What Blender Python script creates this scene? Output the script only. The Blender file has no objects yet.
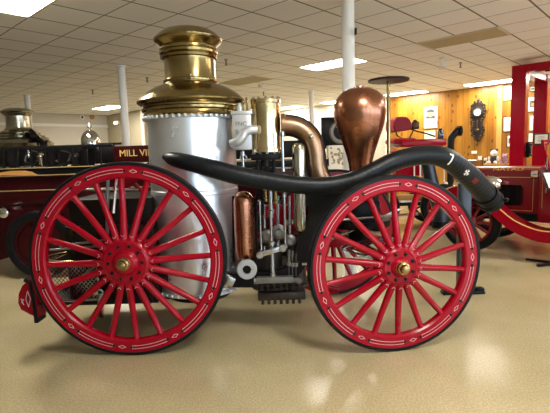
import bpy, bmesh, math, random
from mathutils import Vector, Matrix
random.seed(7)
PI = math.pi
S = bpy.context.scene
C = S.collection

# ------------------------------------------------------------------ camera model
FOC = 444.45
RM = Matrix(((0.999477795, -0.032313106, 0.0),
             (-0.003830116, -0.118469436, 0.992950312),
             (-0.032085309, -0.992431789, -0.118531334))).to_3x3()
# rows: world x, y, z of camera axes (x right, y down, z forward)
RM = Matrix(((RM[0][0], RM[0][1], 0.0), (RM[1][0], RM[1][1], RM[1][2]), (RM[2][0], RM[2][1], RM[2][2])))
EYE = Vector((0, 0, 1.5))
CZ = 3.17
RA = Vector((-0.731735, 0.681590, 0)); RB = Vector((0.681590, 0.731735, 0))
ROOM = math.atan2(RA.y, RA.x) - PI/2            # unused helper angle

def ray(px, py): return RM @ Vector((px-275, py-206.5, FOC))
def at(px, py, Y):
    r = ray(px, py); return EYE + r*(Y/r.y)
def atz(px, py, z):
    r = ray(px, py); return EYE + r*((z-1.5)/r.z)
def onwall(px, py, n, d):
    r = ray(px, py); return EYE + r*(d/r.dot(n))
def mpp(Y): return (at(276, 200, Y)-at(275, 200, Y)).length
def ab(a, b, z=0): return Vector((RA.x*a+RB.x*b, RA.y*a+RB.y*b, z))

# ------------------------------------------------------------------ materials
def mat(name, col, rough=.5, metal=0., coat=0., noise=0., nscale=20., bump=0., bscale=60., emit=None, rvar=0., spec=.5):
    m = bpy.data.materials.new(name); m.use_nodes = True
    nt = m.node_tree; b = nt.nodes['Principled BSDF']
    b.inputs['Base Color'].default_value = (*col, 1)
    b.inputs['Roughness'].default_value = rough
    b.inputs['Metallic'].default_value = metal
    b.inputs['Coat Weight'].default_value = coat
    b.inputs['Specular IOR Level'].default_value = spec
    b.inputs['Coat Roughness'].default_value = .06
    tc = nt.nodes.new('ShaderNodeTexCoord')
    if noise or rvar:
        n = nt.nodes.new('ShaderNodeTexNoise'); n.inputs['Scale'].default_value = nscale
        n.inputs['Detail'].default_value = 4
        nt.links.new(tc.outputs['Object'], n.inputs['Vector'])
        if noise:
            mx = nt.nodes.new('ShaderNodeMix'); mx.data_type = 'RGBA'
            mx.inputs[6].default_value = (*[max(0, c*(1-noise)) for c in col], 1)
            mx.inputs[7].default_value = (*[min(1, c*(1+noise)) for c in col], 1)
            nt.links.new(n.outputs['Fac'], mx.inputs[0])
            nt.links.new(mx.outputs[2], b.inputs['Base Color'])
        if rvar:
            mr = nt.nodes.new('ShaderNodeMapRange')
            mr.inputs[3].default_value = rough-rvar; mr.inputs[4].default_value = rough+rvar
            nt.links.new(n.outputs['Fac'], mr.inputs[0]); nt.links.new(mr.outputs[0], b.inputs['Roughness'])
    if bump:
        n2 = nt.nodes.new('ShaderNodeTexNoise'); n2.inputs['Scale'].default_value = bscale
        nt.links.new(tc.outputs['Object'], n2.inputs['Vector'])
        bp = nt.nodes.new('ShaderNodeBump'); bp.inputs['Strength'].default_value = bump
        bp.inputs['Distance'].default_value = .01
        nt.links.new(n2.outputs['Fac'], bp.inputs['Height']); nt.links.new(bp.outputs[0], b.inputs['Normal'])
    if emit:
        b.inputs['Emission Color'].default_value = (*emit[0], 1); b.inputs['Emission Strength'].default_value = emit[1]
    return m

M = dict(
 red=mat('red paint', (.30, .0008, .011), .22, coat=.04, spec=.25, noise=.12, nscale=6),
 darkred=mat('maroon paint', (.17, .002, .007), .28, coat=.15, spec=.35, noise=.1, nscale=5),
 stripe=mat('white striping', (.66, .45, .46), .4),
 gold=mat('gold striping', (.80, .52, .16), .35, metal=.3),
 brass=mat('aged brass', (.31, .232, .098), .21, metal=1, noise=.35, nscale=5, rvar=.08, bump=.06, bscale=12),
 brightbrass=mat('polished brass', (.66, .52, .29), .18, metal=1, noise=.2, nscale=9, bump=.12, bscale=16),
 copper=mat('polished copper', (.40, .17, .10), .27, metal=1, noise=.3, nscale=4, rvar=.05),
 pipecopper=mat('dull copper', (.38, .235, .145), .36, metal=1, noise=.3, nscale=8, rvar=.08),
 silver=mat('silvered boiler plate', (.82, .85, .90), .30, metal=.82, noise=.07, nscale=7, rvar=.08),
 white=mat('white enamel', (.60, .61, .63), .3, metal=.4, noise=.08, nscale=14),
 steel=mat('bright steel', (.45, .46, .47), .25, metal=1, noise=.12, nscale=20),
 nickel=mat('nickel plate', (.44, .42, .34), .2, metal=1, noise=.2, nscale=6, rvar=.06),
 chrome=mat('chrome', (.75, .75, .74), .1, metal=1),
 iron=mat('black iron', (.007, .006, .006), .4, metal=.05, spec=.18, noise=.4, nscale=14, bump=.1),
 greyiron=mat('grey cast iron', (.20, .20, .19), .45, metal=.6, noise=.3, nscale=18, bump=.1),
 rubber=mat('black rubber', (.004, .004, .005), .5, spec=.2, noise=.3, nscale=20),
 hose=mat('black hose rubber', (.004, .0055, .008), .40, spec=.28, noise=.3, nscale=16, bump=.12, bscale=45),
 oxblood=mat('oxblood paint', (.030, .0012, .003), .28, spec=.2, noise=.15, nscale=4),
 olive=mat('dark olive paint', (.012, .011, .007), .45, spec=.15, noise=.4, nscale=5),
 black=mat('black paint', (.003, .003, .004), .35, spec=.15),
 bluesteel=mat('blue black paint', (.008, .012, .022), .3),
 leather=mat('dark red leather', (.22, .004, .016), .4, spec=.2, bump=.2, bscale=90),
 wood=mat('varnished ash', (.45, .22, .06), .4, noise=.3, nscale=9),
 cream=mat('cream paint', (.62, .55, .40), .6, noise=.04, nscale=3),
 post=mat('white painted steel', (.86, .84, .78), .4),
 paper=mat('paper', (.80, .78, .70), .7),
 frame=mat('black frame', (.02, .016, .014), .4),
 print_grey=mat('print grey', (.26, .28, .31), .7),
 castbrown=mat('brown oily casting', (.045, .035, .03), .38, metal=.6, noise=.4, nscale=12, bump=.1),
 greyflange=mat('grey painted flange', (.36, .37, .39), .5),
 skin=mat('print flesh tone', (.50, .25, .15), .7),
 print_=mat('print dark', (.05, .045, .05), .7),
 plush=mat('white plush', (.75, .72, .68), .9),
 pinkplush=mat('mauve plush', (.45, .25, .35), .9),
 redplastic=mat('red plastic', (.55, .01, .02), .35),
 glass=mat('dark glass', (.03, .03, .035), .08, coat=.5),
 tan=mat('tan diffuser', (.40, .34, .20), .6),
 lamp=mat('lit diffuser', (.9, .88, .8), .5, emit=((1, .95, .86), 25.)),
 exitlamp=mat('lit sign face', (.9, .88, .8), .5, emit=((1, .93, .8), 2.2)),
)

def nodes_of(name):
    m = bpy.data.materials.new(name); m.use_nodes = True
    return m, m.node_tree, m.node_tree.nodes['Principled BSDF']

def floor_mat():
    m, nt, b = nodes_of('speckled epoxy floor'); N, L = nt.nodes, nt.links
    tc = N.new('ShaderNodeTexCoord')
    n1 = N.new('ShaderNodeTexNoise'); n1.inputs['Scale'].default_value = 1.3; n1.inputs['Detail'].default_value = 5
    n2 = N.new('ShaderNodeTexNoise'); n2.inputs['Scale'].default_value = 80; n2.inputs['Detail'].default_value = 3
    n3 = N.new('ShaderNodeTexNoise'); n3.inputs['Scale'].default_value = 14; n3.inputs['Detail'].default_value = 4
    for n in (n1, n2, n3): L.new(tc.outputs['Object'], n.inputs['Vector'])
    r = N.new('ShaderNodeValToRGB'); r.color_ramp.elements[0].position = .3; r.color_ramp.elements[1].position = .7
    r.color_ramp.elements[0].color = (.41, .34, .185, 1); r.color_ramp.elements[1].color = (.51, .43, .255, 1)
    L.new(n1.outputs['Fac'], r.inputs[0])
    r2 = N.new('ShaderNodeValToRGB'); r2.color_ramp.elements[0].position = .35; r2.color_ramp.elements[1].position = .65
    r2.color_ramp.elements[0].color = (.80, .79, .77, 1); r2.color_ramp.elements[1].color = (1.12, 1.12, 1.12, 1)
    L.new(n2.outputs['Fac'], r2.inputs[0])
    mx = N.new('ShaderNodeMix'); mx.data_type = 'RGBA'; mx.blend_type = 'MULTIPLY'; mx.inputs[0].default_value = 1
    L.new(r.outputs[0], mx.inputs[6]); L.new(r2.outputs[0], mx.inputs[7])
    L.new(mx.outputs[2], b.inputs['Base Color'])
    mr = N.new('ShaderNodeMapRange'); b.inputs['Specular IOR Level'].default_value = .95
    mr.inputs[3].default_value = .09; mr.inputs[4].default_value = .13
    L.new(n3.outputs['Fac'], mr.inputs[0]); L.new(mr.outputs[0], b.inputs['Roughness'])
    bp = N.new('ShaderNodeBump'); bp.inputs['Strength'].default_value = .16; bp.inputs['Distance'].default_value = .01
    L.new(n2.outputs['Fac'], bp.inputs['Height']); L.new(bp.outputs[0], b.inputs['Normal'])
    return m

def ceil_mat(a0, b0, t=.61):
    # object space: x along the a direction, y along the b direction
    m, nt, b = nodes_of('ceiling tiles'); N, L = nt.nodes, nt.links
    tc = N.new('ShaderNodeTexCoord'); sp = N.new('ShaderNodeSeparateXYZ'); L.new(tc.outputs['Object'], sp.inputs[0])
    def math_(op, *ins):
        n = N.new('ShaderNodeMath'); n.operation = op
        for i, v in enumerate(ins):
            if isinstance(v, (int, float)): n.inputs[i].default_value = v
            else: L.new(v, n.inputs[i])
        return n.outputs[0]
    cells = []; lines = []
    for sock, o, w in ((sp.outputs[0], a0, .024), (sp.outputs[1], b0, .015)):
        u = math_('DIVIDE', math_('SUBTRACT', sock, o), t)
        fr = math_('FRACT', math_('ADD', u, 100))
        d = math_('MULTIPLY', math_('MINIMUM', fr, math_('SUBTRACT', 1., fr)), t)
        lines.append(math_('LESS_THAN', d, w*.5)); cells.append(math_('FLOOR', u))
    ln = math_('MAXIMUM', *lines)
    cb = N.new('ShaderNodeCombineXYZ'); L.new(cells[0], cb.inputs[0]); L.new(cells[1], cb.inputs[1])
    wn = N.new('ShaderNodeTexWhiteNoise'); L.new(cb.outputs[0], wn.inputs['Vector'])
    ns = N.new('ShaderNodeTexNoise'); ns.inputs['Scale'].default_value = 40; L.new(tc.outputs['Object'], ns.inputs['Vector'])
    f = math_('ADD', math_('MULTIPLY', wn.outputs['Value'], .5), math_('MULTIPLY', ns.outputs['Fac'], .5))
    r = N.new('ShaderNodeValToRGB'); r.color_ramp.elements[0].color = (.80, .79, .76, 1); r.color_ramp.elements[1].color = (.88, .87, .84, 1)
    L.new(f, r.inputs[0])
    mx = N.new('ShaderNodeMix'); mx.data_type = 'RGBA'; L.new(ln, mx.inputs[0]); L.new(r.outputs[0], mx.inputs[6])
    mx.inputs[7].default_value = (.18, .155, .125, 1); L.new(mx.outputs[2], b.inputs['Base Color'])
    b.inputs['Roughness'].default_value = .85
    n2 = N.new('ShaderNodeTexNoise'); n2.inputs['Scale'].default_value = 2.2; L.new(tc.outputs['Object'], n2.inputs['Vector'])
    h = math_('SUBTRACT', math_('MULTIPLY', n2.outputs['Fac'], .6), math_('MULTIPLY', ln, .5))
    bp = N.new('ShaderNodeBump'); bp.inputs['Strength'].default_value = .35; bp.inputs['Distance'].default_value = .03
    L.new(h, bp.inputs['Height']); L.new(bp.outputs[0], b.inputs['Normal'])
    return m

def pine_mat():
    m, nt, b = nodes_of('knotty pine boards'); N, L = nt.nodes, nt.links
    tc = N.new('ShaderNodeTexCoord'); sp = N.new('ShaderNodeSeparateXYZ'); L.new(tc.outputs['Object'], sp.inputs[0])
    def math_(op, *ins):
        n = N.new('ShaderNodeMath'); n.operation = op
        for i, v in enumerate(ins):
            if isinstance(v, (int, float)): n.inputs[i].default_value = v
            else: L.new(v, n.inputs[i])
        return n.outputs[0]
    u = math_('DIVIDE', sp.outputs[0], .17)
    fr = math_('FRACT', math_('ADD', u, 100)); cell = math_('FLOOR', u)
    ln = math_('LESS_THAN', fr, .07)
    wn = N.new('ShaderNodeTexWhiteNoise'); wn.noise_dimensions = '1D'; L.new(cell, wn.inputs['W'])
    cb = N.new('ShaderNodeCombineXYZ')
    L.new(math_('ADD', math_('MULTIPLY', sp.outputs[0], 9.), math_('MULTIPLY', wn.outputs['Value'], 37.)), cb.inputs[0])
    L.new(math_('MULTIPLY', sp.outputs[2], .7), cb.inputs[2])
    gr = N.new('ShaderNodeTexNoise'); gr.inputs['Scale'].default_value = 2.; gr.inputs['Detail'].default_value = 5; L.new(cb.outputs[0], gr.inputs['Vector'])
    r = N.new('ShaderNodeValToRGB')
    r.color_ramp.elements[0].position = .25; r.color_ramp.elements[1].position = .75
    r.color_ramp.elements[0].color = (.24, .085, .007, 1); r.color_ramp.elements[1].color = (.43, .205, .024, 1)
    L.new(math_('ADD', math_('MULTIPLY', gr.outputs['Fac'], .7), math_('MULTIPLY', wn.outputs['Value'], .3)), r.inputs[0])
    vo = N.new('ShaderNodeTexVoronoi'); vo.inputs['Scale'].default_value = 5.2
    mp = N.new('ShaderNodeMapping'); mp.inputs['Scale'].default_value = (1.3, 1, .8); L.new(tc.outputs['Object'], mp.inputs[0])
    L.new(mp.outputs[0], vo.inputs['Vector'])
    kn = math_('LESS_THAN', vo.outputs['Distance'], .21)
    mx = N.new('ShaderNodeMix'); mx.data_type = 'RGBA'; L.new(math_('MULTIPLY', kn, .8), mx.inputs[0]); L.new(r.outputs[0], mx.inputs[6]); mx.inputs[7].default_value = (.10, .03, .006, 1)
    m2 = N.new('ShaderNodeMix'); m2.data_type = 'RGBA'; L.new(math_('MULTIPLY', ln, .6), m2.inputs[0]); L.new(mx.outputs[2], m2.inputs[6]); m2.inputs[7].default_value = (.12, .045, .01, 1)
    L.new(m2.outputs[2], b.inputs['Base Color']); b.inputs['Roughness'].default_value = .35
    return m

# ------------------------------------------------------------------ mesh builder
class MB:
    def __init__(s): s.bm = bmesh.new(); s.mi = 0
    def _face(s, vs):
        try:
            f = s.bm.faces.new(vs); f.material_index = s.mi; f.smooth = True; return f
        except ValueError: return None
    def box(s, c, size, rot=None, bev=0.):
        r = bmesh.ops.create_cube(s.bm, size=1.)
        vs = r['verts']
        Mx = Matrix.Translation(Vector(c)) @ (rot.to_4x4() if rot else Matrix.Identity(4)) @ Matrix.Diagonal((*size, 1))
        bmesh.ops.transform(s.bm, matrix=Mx, verts=vs)
        fs = {f for v in vs for f in v.link_faces}
        for f in fs: f.material_index = s.mi; f.smooth = True
        if bev:
            es = {e for v in vs for e in v.link_edges}
            rr = bmesh.ops.bevel(s.bm, geom=list(es), offset=bev, segments=2, affect='EDGES', profile=.5)
            for f in rr['faces']: f.material_index = s.mi; f.smooth = True
        return s
    def bar(s, p0, p1, w, h, bev=0., up=(0, 0, 1)):
        p0 = Vector(p0); p1 = Vector(p1); d = p1-p0; L = d.length; x = d/L
        u = Vector(up); y = u.cross(x)
        if y.length < 1e-4: y = Vector((0, 1, 0)).cross(x)
        y.normalize(); z = x.cross(y)
        rot = Matrix((x, y, z)).transposed()
        return s.box((p0+p1)/2, (L, w, h), rot, bev)
    def rings(s, rings, closed=True, cap0=True, cap1=True):
        n = len(rings[0]); V = [[s.bm.verts.new(p) for p in r] for r in rings]
        for a, b in zip(V[:-1], V[1:]):
            for i in range(n if closed else n-1):
                j = (i+1) % n; s._face((a[i], a[j], b[j], b[i]))
        if cap0: s._face(list(reversed(V[0])))
        if cap1: s._face(V[-1])
        return V
    def lathe(s, prof, origin=(0, 0, 0), axis=(0, 0, 1), seg=48, cap=True):
        """prof: list of (r, h) along axis"""
        o = Vector(origin); z = Vector(axis).normalized()
        x = z.orthogonal().normalized(); y = z.cross(x)
        rs = []
        for r, h in prof:
            r = max(r, 1e-4)
            rs.append([o+z*h+x*(r*math.cos(2*PI*i/seg))+y*(r*math.sin(2*PI*i/seg)) for i in range(seg)])
        s.rings(rs, True, cap, cap); return s
    def ring(s, prof, origin=(0, 0, 0), axis=(0, 0, 1), seg=64):
        """closed section revolve (torus-like); prof is a loop"""
        o = Vector(origin); z = Vector(axis).normalized()
        x = z.orthogonal().normalized(); y = z.cross(x)
        V = [[s.bm.verts.new(o+z*h+x*(r*math.cos(2*PI*i/seg))+y*(r*math.sin(2*PI*i/seg))) for i in range(seg)] for r, h in prof]
        for k in range(len(V)):
            a, b = V[k], V[(k+1) % len(V)]
            for i in range(seg):
                j = (i+1) % seg; s._face((a[i], a[j], b[j], b[i]))
        return s
    def tube(s, pts, r, seg=12, cap=True, flat=1.):
        pts = [Vector(p) for p in pts]; n = len(pts)
        rr = r if isinstance(r, (list, tuple)) else [r]*n
        t0 = (pts[1]-pts[0]).normalized(); nx = t0.orthogonal().normalized()
        if abs(t0.z) < .9: nx = Vector((0, 0, 1)).cross(t0).normalized()
        rs = []
        for i in range(n):
            t = (pts[min(i+1, n-1)]-pts[max(i-1, 0)]).normalized()
            nx = (nx-t*nx.dot(t)).normalized(); ny = t.cross(nx)
            rs.append([pts[i]+nx*(rr[i]*math.cos(2*PI*k/seg))+ny*(flat*rr[i]*math.sin(2*PI*k/seg)) for k in range(seg)])
        s.rings(rs, True, cap, cap); return s
    def ball(s, c, r, sx=1, sy=1, sz=1, seg=12):
        rr = bmesh.ops.create_uvsphere(s.bm, u_segments=seg, v_segments=max(6, seg//2), radius=r)
        bmesh.ops.transform(s.bm, matrix=Matrix.Translation(Vector(c)) @ Matrix.Diagonal((sx, sy, sz, 1)), verts=rr['verts'])
        for f in {f for v in rr['verts'] for f in v.link_faces}: f.material_index = s.mi; f.smooth = True
        return s
    def prism(s, poly, ext):
        """poly: list of 3-d points, ext: extrusion vector"""
        e = Vector(ext); a = [s.bm.verts.new(Vector(p)) for p in poly]; b = [s.bm.verts.new(Vector(p)+e) for p in poly]
        n = len(a); s._face(list(reversed(a))); s._face(b)
        for i in range(n): s._face((a[i], a[(i+1) % n], b[(i+1) % n], b[i]))
        return s
    def sweep(s, pts, w, h, up=(0, 0, 1), cap=True):
        """rectangular section swept along a path; w sideways, h along up-ish"""
        pts = [Vector(p) for p in pts]; n = len(pts); rs = []
        for i in range(n):
            t = (pts[min(i+1, n-1)]-pts[max(i-1, 0)]).normalized()
            y = Vector(up).cross(t).normalized(); z = t.cross(y)
            rs.append([pts[i]+y*(a*w/2)+z*(b*h/2) for a, b in ((1, 1), (-1, 1), (-1, -1), (1, -1))])
        s.rings(rs, True, cap, cap); return s
    def build(s, name, mats, parent=None, loc=None, origin=None, sharp=35, kind=None):
        """origin: subtract this world point from the vertices (parent's location)"""
        bm = s.bm
        if origin is not None:
            bmesh.ops.translate(bm, verts=bm.verts, vec=-Vector(origin))
        bmesh.ops.recalc_face_normals(bm, faces=bm.faces)
        me = bpy.data.meshes.new(name); bm.to_mesh(me); bm.free()
        me.set_sharp_from_angle(angle=math.radians(sharp))
        for m in (mats if isinstance(mats, (list, tuple)) else [mats]): me.materials.append(M[m] if isinstance(m, str) else m)
        o = bpy.data.objects.new(name, me); C.objects.link(o)
        if parent: o.parent = parent
        if loc is not None: o.location = loc
        if kind: o['kind'] = kind
        return o

def tag(o, label, cat, group=None, kind=None):
    o['label'] = label; o['category'] = cat
    if group: o['group'] = group
    if kind: o['kind'] = kind
    return o
def thing(name, label, cat, loc=(0, 0, 0), rz=0., group=None):
    o = bpy.data.objects.new(name, None); C.objects.link(o); o.location = loc; o.rotation_euler = (0, 0, rz)
    o.empty_display_size = .1
    return tag(o, label, cat, group)
def dup(o, parent=None):
    c = o.copy(); C.objects.link(c)
    if parent: c.parent = parent
    for ch in list(o.children): dup(ch, c)
    return c
def spline(pts, n=10):
    """Catmull-Rom through points (Vectors of any size)"""
    P = [Vector(p) for p in pts]; P = [P[0]*2-P[1]]+P+[P[-1]*2-P[-2]]; out = []
    for i in range(1, len(P)-2):
        for k in range(n):
            t = k/n; a, b, c, d = P[i-1:i+3]
            out.append(.5*((2*b)+(c-a)*t+(2*a-5*b+4*c-d)*t*t+(3*b-a-3*c+d)*t**3))
    out.append(P[-2]); return out
def text_mesh(name, body, size, mats, parent, loc, rot, depth=.004, squash=1.):
    cu = bpy.data.curves.new(name, 'FONT'); cu.body = body; cu.size = size; cu.extrude = depth; cu.align_x = 'CENTER'; cu.align_y = 'CENTER'
    tmp = bpy.data.objects.new(name, cu); C.objects.link(tmp)
    bpy.context.view_layer.update()
    dg = bpy.context.evaluated_depsgraph_get()
    me = bpy.data.meshes.new_from_object(tmp.evaluated_get(dg)); bpy.data.objects.remove(tmp)
    me.materials.clear(); me.materials.append(M[mats])
    o = bpy.data.objects.new(name, me); C.objects.link(o); o.parent = parent; o.location = loc; o.rotation_euler = rot; o.scale = (squash, 1, 1)
    return o
def rotXY(ax, ay):
    ax = Vector(ax); ay = Vector(ay); return Matrix((ax, ay, ax.cross(ay))).transposed()

# ================================================================== the setting
AL, AH, BL, BH = -7., 16.72, -7., 13.3
APART, BPART = 14.03, 8.5
rotR = Matrix((RA, RB, RA.cross(RB))).transposed()     # a,b -> world (z down handed; only used for walls)
def slab(name, a0, a1, b0, b1, z0, z1, m, kind='structure'):
    q = MB(); q.prism([ab(a0, b0, z0), ab(a1, b0, z0), ab(a1, b1, z0), ab(a0, b1, z0)], (0, 0, z1-z0))
    return q.build(name, m, kind=kind)
slab('floor', AL-.2, AH+.2, BL-.2, BH+.2, -.1, 0, floor_mat())
# ceiling in its own frame so that the tile grid follows the room
cm = ceil_mat(3.9, -4.5)
q = MB(); q.prism([(AL-.2, -(BH+.2), 0), (AH+.2, -(BH+.2), 0), (AH+.2, -(BL-.2), 0), (AL-.2, -(BL-.2), 0)], (0, 0, .1))
ceil = q.build('ceiling', cm, kind='structure'); ceil.location = (0, 0, CZ); ceil.rotation_euler = (0, 0, math.atan2(RA.y, RA.x))
CREAM = mat('cream wall', (.60, .545, .44), .7, noise=.03, nscale=3)
CREAM2 = mat('tan wall', (.46, .40, .27), .7, noise=.03, nscale=3)
PINE = pine_mat()
slab('wall_left', AH, AH+.15, BL-.15, BPART+.1, 0, CZ, CREAM)
# unseen right wall; windows added for fill daylight: piers, sill and head wall round openings
WZ0, WZ1 = .85, 2.6
def holed(name, along_a, lo, hi, c0, c1, wins):
    q = MB()
    def blk(u0, u1, z0, z1):
        A_ = (u0, u1, c0, c1) if along_a else (c0, c1, u0, u1)
        a0, a1, b0, b1 = A_; q.prism([ab(a0, b0, z0), ab(a1, b0, z0), ab(a1, b1, z0), ab(a0, b1, z0)], (0, 0, z1-z0))
    blk(lo, hi, 0, WZ0); blk(lo, hi, WZ1, CZ)
    e = [lo]+[v for w_ in wins for v in w_]+[hi]
    for i in range(0, len(e), 2): blk(e[i], e[i+1], WZ0, WZ1)
    q.build(name, CREAM, kind='structure')
    for u0, u1 in wins:
        global WN
        WN += 1; q = MB()
        m0, m1 = (c0+c1)/2-.03, (c0+c1)/2+.03
        def bk(u0, u1, z0, z1, m0=m0, m1=m1):
            a0, a1, b0, b1 = (u0, u1, m0, m1) if along_a else (m0, m1, u0, u1)
            q.prism([ab(a0, b0, z0), ab(a1, b0, z0), ab(a1, b1, z0), ab(a0, b1, z0)], (0, 0, z1-z0))
        um = (u0+u1)/2
        for x_ in ((u0, u0+.06), (um-.03, um+.03), (u1-.06, u1)): bk(*x_, WZ0, WZ1)
        for z_ in ((WZ0, WZ0+.06), (WZ1-.06, WZ1)): bk(u0, u1, *z_)
        q.build('fill_window_%d' % WN, 'post', kind='structure')
WN = 0
slab('wall_front', AL-.15, AH, BL-.15, BL, 0, CZ, CREAM)
holed('wall_right', False, BL, BH+.15, AL-.15, AL, [(-5., -2.8), (-1.6, .6), (1.8, 4.), (5.2, 7.4), (8.6, 10.8)])
slab('wall_partition', APART, AH, BPART, BPART+.1, 0, CZ, CREAM2)
slab('wall_return', APART, APART+.1, BPART+.1, BH, 0, CZ, CREAM)
slab('wall_back_cream', 7.25, APART+.1, BH, BH+.15, 0, CZ, CREAM)
# pine wall with its boards running up; object space x along the wall
q = MB(); q.box(((7.25-AL)/2, .075, CZ/2), (7.25-AL, .15, CZ))
pw = q.build('wall_back', PINE, kind='structure')
pw.location = ab(7.25, BH); pw.rotation_euler = (0, 0, math.atan2(-RA.y, -RA.x))
q = MB(); q.prism([ab(3.93, BH-.04), ab(3.80, BH-.04), ab(3.80, BH), ab(3.93, BH)], (0, 0, CZ)); q.build('trim_1', mat('lamplit tint pine trim', (.52, .31, .08), .4), kind='structure')  # narrow board at the wall edge; paler colour stands in for lamp-lit wall
q = MB(); q.prism([ab(7.33, BH-.05), ab(7.2, BH-.05), ab(7.2, BH), ab(7.33, BH)], (0, 0, CZ)); q.build('trim_2', 'post', kind='structure')
q = MB(); q.prism([ab(APART-.02, BPART-.05), ab(APART+.14, BPART-.05), ab(APART+.14, BPART), ab(APART-.02, BPART)], (0, 0, CZ)); q.build('trim_3', 'post', kind='structure')
# rail along the far left wall
p0 = onwall(30, 124.5, RA, AH-.03).z
q = MB(); q.prism([ab(AH-.06, BL, p0-.05), ab(AH, BL, p0-.05), ab(AH, BPART, p0-.05), ab(AH-.06, BPART, p0-.05)], (0, 0, .1)); q.build('trim_4', 'paper', kind='structure')

# columns
for i, (a, b, r, lab) in enumerate(((2.855, 4.345, .072, 'white round steel column nearest, behind the copper air chamber'),
                    (7.67, 4.25, .068, 'white round steel column rising behind the gold lettered truck'),
                    (12.39, 4.22, .068, 'white round steel column far left behind the nickel dome'),
                    (7.72, 9.89, .068, 'white round steel column far back beside the curved copper pipe'))):
    q = MB(); q.lathe([(r*1.5, 0), (r*1.5, .02), (r, .03), (r, CZ-.03), (r*1.35, CZ-.02), (r*1.35, CZ)], ab(a, b), seg=28)
    o = q.build('column', 'post', origin=ab(a, b)); o.location = ab(a, b); tag(o, lab, 'column', 'white steel columns')

# ceiling lights: (a, b) tile index of the panel's low corner; 2 x 1 tiles
def panel(ai, bi, lit, label, group):
    a = 3.9+ai*.61; b = 4.5+bi*.61; c = ab(a+.61, b+.305, CZ)
    rz = math.atan2(RA.y, RA.x)
    t = thing('ceiling_light' if lit else 'ceiling_panel', label, 'ceiling light' if lit else 'ceiling panel', c, rz, group)
    q = MB(); W, D = 1.20, .59
    for sx, sy, w, d in ((0, D/2, W, .03), (0, -D/2, W, .03), (W/2, 0, .03, D+.03), (-W/2, 0, .03, D+.03)):
        q.box((sx, sy, -.006), (w, d, .012))
    q.build('frame', 'cream', t)
    q = MB(); q.box((0, 0, -.003), (W-.03, D-.03, .006)); q.build('diffuser', 'lamp' if lit else 'tan', t)
    return t
G1 = 'lit ceiling light panels'
panel(1, 4, True, 'lit ceiling panel beside the nearest white column', G1)
panel(1, -5, True, 'big lit ceiling panel in the upper left corner of the photo', G1)
panel(15.7, 4, True, 'small lit ceiling panel left of the brass chimney, far off', G1)
panel(-.9, 13, True, 'lit ceiling panel above the wall clock', G1)
panel(3, 13, True, 'lit ceiling panel above the framed portrait print', G1)
panel(7, 13, True, 'lit ceiling panel just left of the copper air chamber top', G1)
panel(10.6, 13, True, 'lit ceiling panel just right of the brass steam cylinder', G1)
panel(-3, 4, False, 'unlit tan ceiling panel at upper right, among the tiles', 'unlit ceiling panels')
panel(5, 4, False, 'unlit dull ceiling panel right of the brass chimney', 'unlit ceiling panels')
for ai, bi in ((-7, -5), (-7, 4), (-11, 4), (-5, 13), (-13, -5)):  # unseen panels: some fit the copper highlights, the rest added to light the scene
    panel(ai, bi, True, 'lit ceiling panel outside the view, behind or to the right of the viewer', 'ceiling lights behind the viewer')

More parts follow.
